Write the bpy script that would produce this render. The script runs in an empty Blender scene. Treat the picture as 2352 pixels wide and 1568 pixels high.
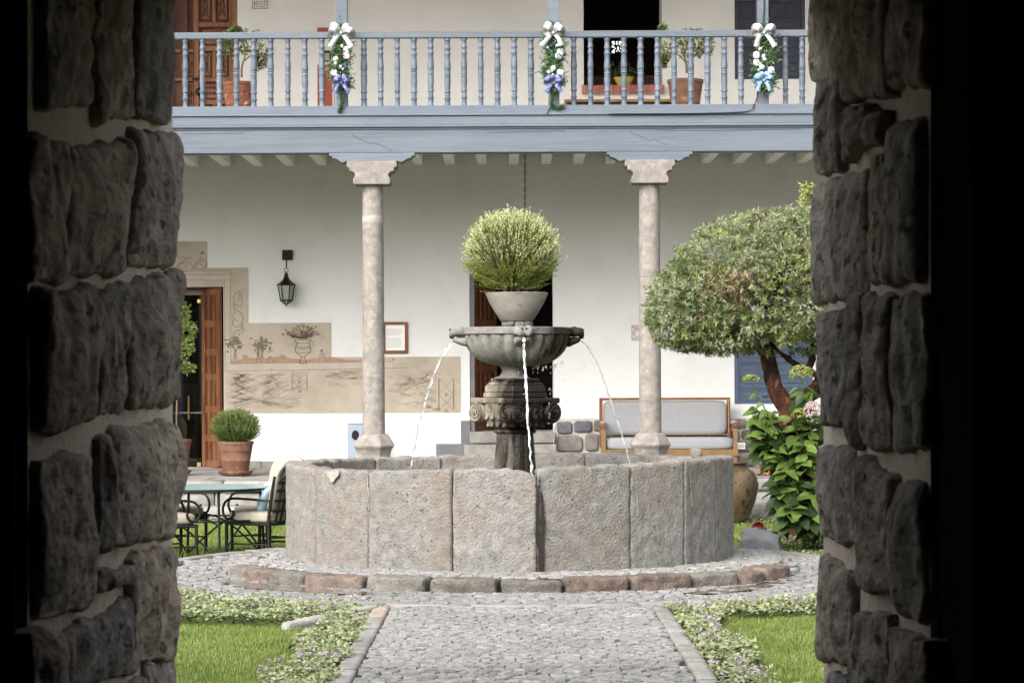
import bpy, bmesh, math, random
import numpy as np
from mathutils import Vector, Matrix, noise
random.seed(7); np.random.seed(7)
R = math.radians
scene = bpy.context.scene
C = scene.collection

# ------------------------------------------------------------------ camera
F, CX, HY, CH = 5551.0, 1176.0, 866.0, 1.7          # focal (px of a 2352-px wide frame), axis, horizon, eye height
cam = bpy.data.cameras.new('camera'); camo = bpy.data.objects.new('camera', cam); C.objects.link(camo)
camo.location = (0, 0, CH); camo.rotation_euler = (R(90), 0, 0)
cam.sensor_width = 36; cam.lens = F / 2352 * 36; cam.shift_y = (HY - 784) / 2352
cam.clip_start = .05; cam.clip_end = 600
cam.dof.use_dof = True; cam.dof.focus_distance = 22; cam.dof.aperture_fstop = 18
scene.camera = camo
# ------------------------------------------------------------------ light
SUN_EL, SUN_AZ = 37, 212            # azimuth: where the light comes from, clockwise from +y
world = bpy.data.worlds.new('World'); scene.world = world; world.use_nodes = True
nt = world.node_tree; nt.nodes.clear()
sky = nt.nodes.new('ShaderNodeTexSky'); sky.sky_type = 'NISHITA'; sky.sun_disc = False
sky.sun_elevation = R(SUN_EL); sky.sun_rotation = R(SUN_AZ); sky.dust_density = 5; sky.air_density = 1.2
hs = nt.nodes.new('ShaderNodeHueSaturation'); hs.inputs['Saturation'].default_value = .22
bgn = nt.nodes.new('ShaderNodeBackground'); bgn.inputs['Strength'].default_value = .15
wo = nt.nodes.new('ShaderNodeOutputWorld')
nt.links.new(sky.outputs[0], hs.inputs['Color']); nt.links.new(hs.outputs[0], bgn.inputs[0]); nt.links.new(bgn.outputs[0], wo.inputs[0])
sl = bpy.data.lights.new('sun', 'SUN'); sl.energy = .85; sl.angle = R(50); sl.color = (1, .965, .92)
so = bpy.data.objects.new('sun', sl); C.objects.link(so)
az, el = R(SUN_AZ), R(SUN_EL)
dv = Vector((math.sin(az) * math.cos(el), math.cos(az) * math.cos(el), math.sin(el)))
so.rotation_euler = dv.to_track_quat('Z', 'Y').to_euler(); so.location = dv * 40
vs = scene.view_settings; vs.view_transform = 'Standard'; vs.look = 'None'; vs.gamma = 1; vs.use_curve_mapping = False
vs.exposure = 1.68
scene.render.engine = 'CYCLES'
scene.cycles.max_bounces = 8; scene.cycles.diffuse_bounces = 5; scene.cycles.glossy_bounces = 3; scene.cycles.transmission_bounces = 6

# ------------------------------------------------------------------ helpers
def wx(x, D): return (x - CX) / F * D
def wz(y, D): return CH - (y - HY) / F * D
def W(x, y, D): return Vector((wx(x, D), D, wz(y, D)))
def smooth(a, b, x):
    t = min(1, max(0, (x - a) / (b - a))); return t * t * (3 - 2 * t)
def s2l(*c): return tuple(((v / 255) / 12.92 if v < 11 else ((v / 255 + .055) / 1.055) ** 2.4) for v in c)

class NT:
    def __init__(s, m): s.t = m.node_tree
    def n(s, k, **kw):
        x = s.t.nodes.new(k)
        for a, b in kw.items():
            if a in ('ins',):
                for i, v in b.items(): x.inputs[i].default_value = v
            else: setattr(x, a, b)
        return x
    def l(s, a, b): s.t.links.new(a, b)

def mat(name, c1, c2=None, scale=4, rough=.8, bump=.3, bscale=40, rnd=0., mp=(1, 1, 1), spots=None, spots2=None, metal=0, spec=.2,
        trans=0, bdist=.02, lo=.35, hi=.65, wet=None, big=None, bdet=3, hue=None):
    m = bpy.data.materials.new(name); m.use_nodes = True
    q = NT(m); b = m.node_tree.nodes['Principled BSDF']; out = m.node_tree.nodes['Material Output']
    b.inputs['Roughness'].default_value = rough; b.inputs['Metallic'].default_value = metal; b.inputs['Specular IOR Level'].default_value = spec
    tc = q.n('ShaderNodeTexCoord'); mpn = q.n('ShaderNodeMapping'); mpn.inputs['Scale'].default_value = mp
    q.l(tc.outputs['Object'], mpn.inputs[0]); P = mpn.outputs[0]
    oi = q.n('ShaderNodeObjectInfo')
    off = q.n('ShaderNodeVectorMath', operation='ADD'); q.l(P, off.inputs[0])
    comb = q.n('ShaderNodeMath', operation='MULTIPLY', ins={1: 37.}); q.l(oi.outputs['Random'], comb.inputs[0]); q.l(comb.outputs[0], off.inputs[1]); P = off.outputs[0]
    def noi(s, d=4, r=.62):
        n = q.n('ShaderNodeTexNoise', ins={'Scale': s, 'Detail': d, 'Roughness': r}); q.l(P, n.inputs['Vector']); return n.outputs['Fac']
    def ramp(f, a, bb, ca, cb):
        r = q.n('ShaderNodeValToRGB'); e = r.color_ramp.elements
        e[0].position = a; e[1].position = bb; e[0].color = (*ca[:3], 1) ; e[1].color = (*cb[:3], 1); q.l(f, r.inputs[0]); return r.outputs[0]
    def mix(fac, a, bb, mode='MIX'):
        x = q.n('ShaderNodeMix', data_type='RGBA', blend_type=mode)
        if isinstance(fac, float): x.inputs[0].default_value = fac
        else: q.l(fac, x.inputs[0])
        for i, v in ((6, a), (7, bb)):
            if isinstance(v, tuple): x.inputs[i].default_value = (*v[:3], 1)
            else: q.l(v, x.inputs[i])
        return x.outputs[2]
    col = ramp(noi(scale), lo, hi, c1, c2 or c1)
    if big:   # large soft patches: (scale, colour, amount)
        col = mix(ramp(noi(big[0], 3), .45, .62, (0, 0, 0), (big[2],) * 3), col, big[1])
    for sp in (spots, spots2):
        if sp: col = mix(ramp(noi(sp[0], 2, .55), sp[1], sp[1] + .06, (0, 0, 0), (sp[3] if len(sp) > 3 else 1,) * 3), col, sp[2])
    if rnd:
        mr = q.n('ShaderNodeMapRange', ins={3: 1 - rnd, 4: 1 + rnd}); q.l(oi.outputs['Random'], mr.inputs[0])
        vm = q.n('ShaderNodeVectorMath', operation='SCALE'); q.l(col, vm.inputs[0]); q.l(mr.outputs[0], vm.inputs['Scale']); col = vm.outputs[0]
    if hue:   # per-piece drift towards a second tint
        hr = q.n('ShaderNodeMath', operation='FRACT'); hm = q.n('ShaderNodeMath', operation='MULTIPLY', ins={1: 13.7}); q.l(oi.outputs['Random'], hm.inputs[0]); q.l(hm.outputs[0], hr.inputs[0])
        col = mix(hr.outputs[0], col, mix(1., col, hue, 'MULTIPLY'))
    if wet:   # wet film with a shape of its own: (x0, x1, colour) along object x, broken by noise
        sx = q.n('ShaderNodeSeparateXYZ'); q.l(tc.outputs['Object'], sx.inputs[0])
        nn = q.n('ShaderNodeTexNoise', ins={'Scale': 7., 'Detail': 5.}); mm = q.n('ShaderNodeMapping'); mm.inputs['Scale'].default_value = (1.6, 1.6, .35)
        q.l(tc.outputs['Object'], mm.inputs[0]); q.l(mm.outputs[0], nn.inputs['Vector'])
        ad = q.n('ShaderNodeMath', operation='MULTIPLY_ADD', ins={1: .5, 2: -.25}); q.l(nn.outputs['Fac'], ad.inputs[0])
        a2 = q.n('ShaderNodeMath', operation='ADD'); q.l(sx.outputs[0], a2.inputs[0]); q.l(ad.outputs[0], a2.inputs[1])
        mr = q.n('ShaderNodeMapRange', ins={1: wet[0], 2: wet[1]}); q.l(a2.outputs[0], mr.inputs[0])
        col = mix(mr.outputs[0], col, wet[2])
        rr = q.n('ShaderNodeMapRange', ins={3: rough, 4: .22}); q.l(mr.outputs[0], rr.inputs[0]); q.l(rr.outputs[0], b.inputs['Roughness'])
    q.l(col, b.inputs['Base Color'])
    if bump:
        bn = q.n('ShaderNodeBump', ins={'Strength': bump, 'Distance': bdist}); q.l(noi(bscale, bdet), bn.inputs['Height']); q.l(bn.outputs[0], b.inputs['Normal'])
    if trans:
        t = q.n('ShaderNodeBsdfTranslucent'); q.l(col, t.inputs[0]); mx = q.n('ShaderNodeMixShader', ins={0: trans})
        q.l(b.outputs[0], mx.inputs[1]); q.l(t.outputs[0], mx.inputs[2]); q.l(mx.outputs[0], out.inputs[0])
    return m

def glassmat(name, col, rough=.02, ior=1.33, mixcol=None, mixf=0, alpha=1):
    m = bpy.data.materials.new(name); m.use_nodes = True; q = NT(m); b = m.node_tree.nodes['Principled BSDF']
    b.inputs['Base Color'].default_value = (*col, 1); b.inputs['Roughness'].default_value = rough; b.inputs['IOR'].default_value = ior
    b.inputs['Transmission Weight'].default_value = 1
    if mixf:
        d = q.n('ShaderNodeBsdfDiffuse'); d.inputs[0].default_value = (*mixcol, 1); mx = q.n('ShaderNodeMixShader', ins={0: mixf})
        q.l(b.outputs[0], mx.inputs[1]); q.l(d.outputs[0], mx.inputs[2]); q.l(mx.outputs[0], m.node_tree.nodes['Material Output'].inputs[0])
    return m

# --- objects
def link(name, me, m=None, parent=None):
    o = bpy.data.objects.new(name, me); C.objects.link(o)
    if m is not None:
        for k in (m if isinstance(m, (list, tuple)) else [m]): me.materials.append(k)
    if parent is not None:
        o.parent = parent
        o.matrix_parent_inverse = Matrix.Translation(-parent.location) if parent.type == 'EMPTY' else Matrix()
    return o
def tag(o, label, cat, group=None, kind=None):
    if label: o['label'] = label
    if cat: o['category'] = cat
    if group: o['group'] = group
    if kind: o['kind'] = kind
    return o
def thing(name, label, cat, loc=(0, 0, 0), group=None):
    o = bpy.data.objects.new(name, None); o.location = loc; o.empty_display_size = .2; C.objects.link(o)
    return tag(o, label, cat, group)
def copy_tree(o, parent=None):
    c = o.copy(); C.objects.link(c)
    if parent is not None: c.parent = parent
    for ch in list(o.children): copy_tree(ch, c)
    return c

class G:
    def __init__(s): s.v = []; s.f = []; s.mi = []
    def face(s, idx, m=0): s.f.append(tuple(idx)); s.mi.append(m)
    def box(s, x0, x1, y0, y1, z0, z1, m=0):
        b = len(s.v)
        s.v += [(x, y, z) for z in (z0, z1) for y in (y0, y1) for x in (x0, x1)]
        for q in ((0, 2, 3, 1), (4, 5, 7, 6), (0, 1, 5, 4), (2, 6, 7, 3), (0, 4, 6, 2), (1, 3, 7, 5)): s.face([b + i for i in q], m)
        return s
    def hexa(s, p, m=0):   # 8 points: bottom 4 ccw, top 4 ccw
        b = len(s.v); s.v += [tuple(x) for x in p]
        for q in ((3, 2, 1, 0), (4, 5, 6, 7), (0, 1, 5, 4), (1, 2, 6, 5), (2, 3, 7, 6), (3, 0, 4, 7)): s.face([b + i for i in q], m)
        return s
    def plan(s, poly, z0, z1, m=0):
        b = len(s.v); n = len(poly); s.v += [(x, y, z0) for x, y in poly] + [(x, y, z1) for x, y in poly]
        s.face([b + i for i in range(n)][::-1], m); s.face([b + n + i for i in range(n)], m)
        for i in range(n): j = (i + 1) % n; s.face((b + i, b + j, b + n + j, b + n + i), m)
        return s
    def prism(s, poly, y0, y1, m=0):   # poly in (x,z), extruded along y
        b = len(s.v); n = len(poly); s.v += [(x, y0, z) for x, z in poly] + [(x, y1, z) for x, z in poly]
        s.face([b + i for i in range(n)], m); s.face([b + n + i for i in range(n)][::-1], m)
        for i in range(n): j = (i + 1) % n; s.face((b + j, b + i, b + n + i, b + n + j), m)
        return s
    def lathe(s, cx, cy, prof, n=24, m=0, rf=None, a0=0., cap=True):   # prof (r,z)
        b = len(s.v)
        for k, (r, z) in enumerate(prof):
            for i in range(n):
                a = a0 + 2 * math.pi * i / n; rr = r * (rf(a, k, z) if rf else 1)
                s.v.append((cx + rr * math.cos(a), cy + rr * math.sin(a), z))
        for k in range(len(prof) - 1):
            for i in range(n):
                j = (i + 1) % n; s.face((b + k * n + j, b + k * n + i, b + (k + 1) * n + i, b + (k + 1) * n + j), m)
        if cap:
            up = prof[-1][1] > prof[0][1]
            s.face([b + i for i in range(n)], m); s.face([b + (len(prof) - 1) * n + i for i in range(n)][::-1], m)
        return s
    def tube(s, pts, r, n=7, m=0, closed=False):
        pts = [Vector(p) for p in pts]; N = len(pts); b = len(s.v)
        rs = r if isinstance(r, (list, tuple)) else [r] * N
        up = None
        for i, p in enumerate(pts):
            if closed: t = pts[(i + 1) % N] - pts[i - 1]
            else: t = pts[min(i + 1, N - 1)] - pts[max(i - 1, 0)]
            t.normalize()
            if up is None: up = t.orthogonal().normalized()
            else:
                up = up - t * up.dot(t)
                up = up.normalized() if up.length > 1e-6 else t.orthogonal().normalized()
            bi = t.cross(up)
            for k in range(n):
                a = 2 * math.pi * k / n; s.v.append(tuple(p + (up * math.cos(a) + bi * math.sin(a)) * rs[i]))
        for i in range(N if closed else N - 1):
            j = (i + 1) % N
            for k in range(n):
                l = (k + 1) % n; s.face((b + i * n + k, b + i * n + l, b + j * n + l, b + j * n + k), m)
        if not closed: s.face([b + k for k in range(n)][::-1], m); s.face([b + (N - 1) * n + k for k in range(n)], m)
        return s
    def ball(s, c, r, n=10, m=0, sc=(1, 1, 1)):
        b = len(s.v); h = n // 2 + 1
        for k in range(h + 1):
            t = math.pi * k / h
            for i in range(n):
                a = 2 * math.pi * i / n
                s.v.append((c[0] + r * sc[0] * math.sin(t) * math.cos(a), c[1] + r * sc[1] * math.sin(t) * math.sin(a), c[2] + r * sc[2] * math.cos(t)))
        for k in range(h):
            for i in range(n): j = (i + 1) % n; s.face((b + k * n + i, b + (k + 1) * n + i, b + (k + 1) * n + j, b + k * n + j), m)
        return s
    def mesh(s, name='mesh'):
        me = bpy.data.meshes.new(name); me.from_pydata(s.v, [], s.f); me.update()
        if any(s.mi): me.polygons.foreach_set('material_index', s.mi)
        return me
    def build(s, name, m, parent=None, sm=False, bevel=0, seg=2, sub=0, label=None):
        me = s.mesh(name)
        if sm: me.polygons.foreach_set('use_smooth', [True] * len(me.polygons))
        o = link(name, me, m, parent)
        if bevel:
            bv = o.modifiers.new('bevel', 'BEVEL'); bv.width = bevel; bv.segments = seg; bv.limit_method = 'ANGLE'; bv.angle_limit = R(40)
        if sub: o.modifiers.new('sub', 'SUBSURF').levels = sub; o.modifiers['sub'].render_levels = sub
        if sm and hasattr(me, 'set_sharp_from_angle'): me.set_sharp_from_angle(angle=R(42))
        if label: o['label'] = label
        return o

def spline(pts, n=6):
    pts = [Vector(p) for p in pts]; out = []
    for i in range(len(pts) - 1):
        p0, p1, p2, p3 = pts[max(i - 1, 0)], pts[i], pts[i + 1], pts[min(i + 2, len(pts) - 1)]
        for k in range(n):
            t = k / n; out.append(.5 * (2 * p1 + (p2 - p0) * t + (2 * p0 - 5 * p1 + 4 * p2 - p3) * t * t + (3 * p1 - p0 - 3 * p2 + p3) * t ** 3))
    out.append(pts[-1]); return out

def rock(name, mapper, m, parent=None, nu=8, nv=8, nw=4, k=6., amp=.01, fs=8., seed=None, label=None, fine=True, crisp=False):
    """closed rounded block; mapper takes u,v,w in -1..1"""
    sd = Vector((random.uniform(-90, 90),) * 3) if seed is None else Vector((seed * 7.3, seed * 3.1, seed))
    idx = {}; V = []; P = []
    def vert(i, j, l):
        key = (i, j, l)
        if key in idx: return idx[key]
        p = Vector((2 * i / nu - 1, 2 * j / nv - 1, 2 * l / nw - 1))
        mx = max(abs(p.x), abs(p.y), abs(p.z)); nk = (abs(p.x) ** k + abs(p.y) ** k + abs(p.z) ** k) ** (1 / k)
        q = p * (mx / nk)
        idx[key] = len(V); V.append(Vector(mapper(q.x, q.y, q.z))); return idx[key]
    f = []
    for i in range(nu):
        for j in range(nv):
            f.append((vert(i, j, 0), vert(i, j + 1, 0), vert(i + 1, j + 1, 0), vert(i + 1, j, 0)))
            f.append((vert(i, j, nw), vert(i + 1, j, nw), vert(i + 1, j + 1, nw), vert(i, j + 1, nw)))
    for i in range(nu):
        for l in range(nw):
            f.append((vert(i, 0, l), vert(i + 1, 0, l), vert(i + 1, 0, l + 1), vert(i, 0, l + 1)))
            f.append((vert(i, nv, l), vert(i, nv, l + 1), vert(i + 1, nv, l + 1), vert(i + 1, nv, l)))
    for j in range(nv):
        for l in range(nw):
            f.append((vert(0, j, l), vert(0, j, l + 1), vert(0, j + 1, l + 1), vert(0, j + 1, l)))
            f.append((vert(nu, j, l), vert(nu, j + 1, l), vert(nu, j + 1, l + 1), vert(nu, j, l + 1)))
    me = bpy.data.meshes.new(name); me.from_pydata([tuple(v) for v in V], [], f); me.update()
    bm = bmesh.new(); bm.from_mesh(me); bmesh.ops.recalc_face_normals(bm, faces=bm.faces); bm.normal_update()
    for v in bm.verts:
        p = v.co * fs + sd; d = noise.noise(p) * .6
        if crisp: d = noise.turbulence(p * .8, 4, True) * .9 - .55 + noise.noise(p * 3.3) * .12
        elif fine: d += noise.noise(p * 2.7) * .3 + noise.noise(p * 6) * .15
        v.co += v.normal * (d * amp)
    bm.to_mesh(me); bm.free()
    me.polygons.foreach_set('use_smooth', [True] * len(me.polygons))
    o = link(name, me, m, parent)
    if label: o['label'] = label
    return o

def tris_mesh(name, V, T, mats, mi=None, parent=None, sm=False):
    me = bpy.data.meshes.new(name); V = np.asarray(V, dtype=np.float32); T = np.asarray(T, dtype=np.int32)
    me.vertices.add(len(V)); me.vertices.foreach_set('co', V.ravel())
    me.loops.add(T.size); me.loops.foreach_set('vertex_index', T.ravel())
    me.polygons.add(len(T)); me.polygons.foreach_set('loop_start', np.arange(len(T), dtype=np.int32) * 3)
    if mi is not None: me.polygons.foreach_set('material_index', np.asarray(mi, dtype=np.int32))
    me.update(calc_edges=True)
    if sm: me.polygons.foreach_set('use_smooth', [True] * len(T))
    return link(name, me, mats, parent)

def unit(a): return a / np.maximum(np.linalg.norm(a, axis=1, keepdims=True), 1e-6)
def leaves(name, pos, dirs, ln, wd, mats, slot=None, parent=None, fold=.25, up=None):
    """folded rhombic leaves: pos (N,3), dirs (N,3), ln/wd scalars or arrays"""
    N = len(pos); d = unit(dirs); ln = np.broadcast_to(ln, (N,))[:, None]; wd = np.broadcast_to(wd, (N,))[:, None]
    ref = np.random.normal(size=(N, 3)) if up is None else np.broadcast_to(np.array(up, float), (N, 3)) + np.random.normal(size=(N, 3)) * .25
    side = unit(np.cross(d, ref)); nor = np.cross(side, d)
    mid = pos + d * ln * .45
    V = np.stack([pos, mid + side * wd * .5 + nor * wd * fold, pos + d * ln, mid - side * wd * .5 + nor * wd * fold], 1).reshape(-1, 3)
    b = np.arange(N)[:, None] * 4
    T = np.stack([np.hstack([b, b + 1, b + 2]), np.hstack([b, b + 2, b + 3])], 1).reshape(-1, 3)
    mi = np.repeat(slot, 2) if slot is not None else None
    return tris_mesh(name, V, T, mats, mi, parent)

def mirror_text(body, size, loc, m, parent, name='lettering', align='CENTER'):
    cu = bpy.data.curves.new('t', 'FONT'); cu.body = body; cu.size = size; cu.align_x = align; cu.extrude = .001
    o = bpy.data.objects.new('t', cu); C.objects.link(o)
    me = bpy.data.meshes.new_from_object(o); bpy.data.objects.remove(o)
    me.transform(Matrix.Translation(loc) @ Matrix.Rotation(R(90), 4, 'X'))
    return link(name, me, m, parent)

# ------------------------------------------------------------------ materials
MT = {}
def S(*c): return s2l(*c)
MT['plaster'] = mat('plaster', (.63, .63, .627), (.59, .587, .58), scale=1.3, rough=.9, bump=.3, bscale=7, bdist=.02, spots=(3.1, .60, (.52, .51, .495), .22), spots2=(17, .69, (.47, .45, .43), .25), big=(.7, (.55, .54, .525), .35))
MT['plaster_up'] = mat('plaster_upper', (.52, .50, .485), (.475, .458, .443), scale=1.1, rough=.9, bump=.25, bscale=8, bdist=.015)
MT['ceil'] = mat('whitewash', (.76, .75, .72), (.70, .69, .66), scale=3, rough=.9)
MT['blue'] = mat('blue_paint', (.108, .127, .153), (.085, .101, .123), scale=7, rough=.55, bump=.5, bscale=22, mp=(.3, 1, 7), spots=(9, .64, (.07, .085, .105), .6), spots2=(26, .70, (.2, .22, .25), .7), rnd=.07, bdist=.008, big=(.8, (.125, .145, .172), .5))
MT['bluebal'] = mat('blue_paint_worn', (.112, .132, .162), (.076, .092, .116), scale=9, rough=.5, bump=.2, bscale=40, mp=(3, 3, .5), spots=(24, .66, (.24, .27, .31), .7), rnd=.10, bdist=.004)
MT['crack'] = mat('joint_line', (.03, .035, .05), rough=.9, bump=0)  # dark lines of the beam scarfs and the column drum joint
MT['shutter'] = mat('shutter_blue', (.075, .10, .15), (.062, .085, .13), scale=6, rough=.5, bump=.15, mp=(1, 1, .3))
MT['shutter_dark'] = mat('shutter_slate', (.036, .037, .052), (.03, .031, .044), scale=6, rough=.5, bump=.15)
MT['colstone'] = mat('column_stone', (.225, .203, .183), (.145, .13, .117), scale=9, rough=.9, bump=.6, bscale=70, bdist=.012, spots=(55, .64, (.13, .10, .085), .6), spots2=(12, .62, (.29, .262, .24), .5), rnd=.06)
MT['rimstone'] = mat('basin_stone', (.215, .206, .192), (.135, .129, .12), scale=14, rough=.92, bump=1., bscale=52, bdist=.02, spots=(36, .65, (.03, .027, .024), .85), spots2=(7, .60, (.24, .23, .215), .35), rnd=.10, big=(1.5, (.175, .138, .108), .55))
MT['darkstone'] = mat('bowl_stone', (.205, .197, .178), (.125, .119, .107), scale=11, rough=.9, bump=.7, bscale=80, bdist=.012, spots=(60, .62, (.07, .066, .055), .6), wet=(.12, .34, (.014, .012, .008)))
MT['wetstone'] = mat('pedestal_stone', (.215, .188, .15), (.10, .086, .065), scale=12, rough=.85, bump=.8, bscale=60, bdist=.014, mp=(1, 1, .5), spots=(20, .62, (.28, .26, .22), .5), wet=(-.24, -.05, (.011, .008, .005)))
MT['kerbstone'] = mat('kerb_stone', (.165, .152, .134), (.09, .082, .07), scale=8, rough=.92, bump=.9, bscale=45, bdist=.02, spots=(26, .63, (.07, .058, .05), .7), rnd=.16)
MT['kerbred'] = mat('kerb_stone_red', (.165, .128, .106), (.088, .067, .055), scale=8, rough=.92, bump=.9, bscale=45, bdist=.02, spots=(26, .63, (.07, .05, .04), .7), rnd=.16)
MT['slab'] = mat('cut_slab', (.24, .228, .212), (.165, .155, .144), scale=6, rough=.9, bump=.5, bscale=60, spots=(40, .66, (.17, .15, .13), .6), rnd=.10)
MT['slabpink'] = mat('cut_slab_pink', (.30, .235, .20), (.24, .185, .158), scale=6, rough=.9, bump=.4, bscale=60, rnd=.06)
MT['cobble'] = mat('cobble', (.23, .224, .218), (.135, .131, .126), scale=14, rough=.85, bump=.6, bscale=60, rnd=.24, spots=(20, .64, (.07, .066, .06), .7), big=(1.1, (.13, .125, .118), .6))
MT['soil'] = mat('joint_soil', (.018, .016, .013), (.035, .031, .026), scale=20, rough=1, bump=.6)
MT['earth'] = mat('earth', (.08, .065, .045), (.05, .04, .03), scale=6, rough=1, bump=.6)
MT['turf'] = mat('turf_base', (.07, .105, .018), (.10, .14, .028), scale=7, rough=1, bump=.6)
MT['jamb'] = mat('jamb_stone', (.50, .405, .335), (.25, .195, .158), scale=15, rough=.95, bump=.75, bscale=17, bdist=.03, bdet=2, mp=(1, .55, 1.25), spots=(20, .60, (.03, .025, .022), .75), spots2=(16, .62, (.54, .47, .41), .6), rnd=.22, hue=(.70, .78, .90), spec=.1, big=(2.4, (.15, .125, .11), .5))
MT['mortar'] = mat('lime_mortar', (.64, .55, .475), (.55, .47, .405), scale=5, rough=.95, bump=.5, bscale=30, spots=(24, .68, (.22, .18, .15), .5))
MT['dadomortar'] = mat('dado_mortar', (.42, .385, .35), (.33, .30, .27), scale=8, rough=.95, bump=.6, bscale=30)
MT['passage_shade'] = mat('shade_black', (.012, .011, .010), (.022, .02, .018), scale=3, rough=1, bump=.3, spec=0)  # darkness of the unlit passage put into a near-black wall and floor colour
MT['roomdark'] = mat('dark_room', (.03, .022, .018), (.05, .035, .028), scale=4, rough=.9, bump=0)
MT['wood'] = mat('carved_wood', (.20, .085, .038), (.095, .037, .016), scale=5, rough=.5, bump=.35, bscale=30, mp=(3, 3, .35), spots=(9, .66, (.36, .19, .10), .5))
MT['wooddark'] = mat('dark_wood', (.11, .042, .022), (.05, .018, .011), scale=5, rough=.5, bump=.3, mp=(3, 3, .35))
MT['woodlight'] = mat('honey_wood', (.20, .125, .06), (.145, .085, .04), scale=6, rough=.4, bump=.15, mp=(1, 1, 1))
MT['woodred'] = mat('red_wood', (.175, .075, .04), (.12, .05, .027), scale=6, rough=.4, bump=.15)
MT['frame'] = mat('frame_wood', (.22, .08, .035), (.15, .05, .024), scale=8, rough=.45, bump=.1)
MT['paper'] = mat('paper', (.72, .72, .70), rough=.9, bump=0)
MT['ink'] = mat('ink', (.33, .33, .33), rough=.9, bump=0)
MT['iron'] = mat('black_iron', (.004, .004, .0045), (.008, .008, .008), scale=20, rough=.5, bump=.15, bscale=90, spec=.25)
MT['fabric'] = mat('grey_fabric', (.26, .262, .27), (.22, .222, .23), scale=40, rough=.95, bump=.15, bscale=200, mp=(4, 4, .4))
MT['brass'] = mat('brass', (.55, .36, .14), rough=.3, metal=1, bump=0)
MT['cushion'] = mat('cream_canvas', (.29, .263, .213), (.265, .24, .193), scale=12, rough=.9, bump=.15, bscale=60)
MT['pillow'] = mat('pale_blue_cloth', (.26, .36, .42), (.23, .325, .38), scale=12, rough=.9, bump=.2, bscale=40)
MT['terra'] = mat('terracotta', (.175, .092, .058), (.12, .06, .038), scale=6, rough=.75, bump=.25, bscale=40, spots=(7, .63, (.33, .21, .145), .6), rnd=.08)
MT['terraold'] = mat('terracotta_weathered', (.22, .085, .05), (.15, .057, .036), scale=6, rough=.8, bump=.35, bscale=40, spots=(11, .60, (.52, .40, .31), .75))
MT['jar'] = mat('clay_jar', (.125, .088, .05), (.065, .044, .024), scale=3.5, rough=.6, bump=.4, bscale=30, spots=(14, .58, (.02, .015, .01), .8), big=(2.2, (.04, .03, .018), .8))
MT['concrete'] = mat('cast_concrete', (.25, .232, .205), (.18, .167, .147), scale=4, rough=.85, bump=.25, bscale=40, mp=(1, 1, 2.2), spots=(5, .62, (.11, .10, .088), .5))
MT['greypaint'] = mat('grey_painted_dado', (.13, .133, .145), (.17, .17, .175), scale=5, rough=.8)
MT['mural'] = mat('mural_plaster', (.38, .33, .268), (.325, .28, .222), scale=3.2, rough=.9, bump=.2, bscale=14, big=(1.3, (.43, .375, .305), .5), spots=(8, .66, (.28, .225, .17), .4))
MT['muralpale'] = mat('mural_border', (.41, .36, .30), (.37, .325, .268), scale=5, rough=.9, bump=.1)
MT['muralink'] = mat('mural_line', (.15, .108, .082), (.23, .175, .135), scale=30, rough=.9, bump=0)
MT['muralwash'] = mat('mural_wash', (.285, .235, .178), (.325, .275, .215), scale=20, rough=.9, bump=0)
MT['muralred'] = mat('mural_ochre', (.29, .18, .13), (.34, .235, .17), scale=10, rough=.9, bump=0)
MT['muralgreen'] = mat('mural_green', (.12, .105, .072), (.19, .165, .115), scale=20, rough=.9, bump=0)
MT['binblue'] = mat('bin_paint', (.25, .30, .37), rough=.4, bump=0, spec=.5)
MT['steel'] = mat('brushed_steel', (.55, .54, .53), rough=.35, metal=1, bump=0)
MT['black'] = mat('black', (.008, .008, .008), rough=.5, bump=0)
MT['redsign'] = mat('red_board', (.24, .045, .025), (.20, .035, .02), scale=8, rough=.4, bump=.1, mp=(3, 3, .3))
MT['signgrey'] = mat('extinguisher_cabinet', (.50, .48, .46), rough=.5, bump=0)
MT['white'] = mat('white_plastic', (.78, .78, .78), rough=.5, bump=0)
MT['tile'] = mat('glazed_tile', (.62, .56, .51), (.56, .50, .46), scale=12, rough=.35, bump=.05)
MT['tileink'] = mat('tile_glaze_dark', (.05, .035, .04), rough=.4, bump=0)
MT['brick'] = mat('red_brick', (.32, .12, .10), (.24, .085, .07), scale=12, rough=.85, bump=.4, rnd=.2)
MT['yellowpot'] = mat('yellow_glaze', (.50, .36, .08), (.42, .29, .06), scale=8, rough=.4, bump=.1)
MT['bark'] = mat('peeling_bark', (.075, .024, .012), (.022, .009, .006), scale=9, rough=.8, bump=1., bscale=16, bdist=.05, mp=(1, 1, .5), spots=(10, .63, (.15, .06, .03), .9), spots2=(8, .58, (.006, .004, .003), .9))
MT['twig'] = mat('twig', (.10, .07, .045), (.16, .12, .08), scale=20, rough=.9, bump=.4)
def leafmat(n, c1, c2, t=.3, r=.55, s=30): return mat(n, c1, c2, scale=s, rough=r, bump=0, trans=t, spec=.35)
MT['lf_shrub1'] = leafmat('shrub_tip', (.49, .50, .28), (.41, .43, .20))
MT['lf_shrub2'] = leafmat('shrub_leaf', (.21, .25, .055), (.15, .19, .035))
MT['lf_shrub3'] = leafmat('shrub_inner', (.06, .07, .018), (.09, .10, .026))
MT['lf_box1'] = leafmat('box_leaf', (.085, .135, .026), (.06, .10, .018))
MT['lf_box2'] = leafmat('box_leaf_light', (.16, .215, .05), (.12, .17, .036))
MT['lf_tree1'] = leafmat('tree_leaf_silver', (.27, .295, .17), (.20, .225, .12))
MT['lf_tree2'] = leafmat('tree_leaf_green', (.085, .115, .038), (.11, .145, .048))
MT['lf_tree3'] = leafmat('tree_leaf_dry', (.33, .285, .17), (.27, .215, .12))
MT['lf_tree4'] = leafmat('tree_leaf_lime', (.27, .30, .10), (.21, .245, .07))
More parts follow.
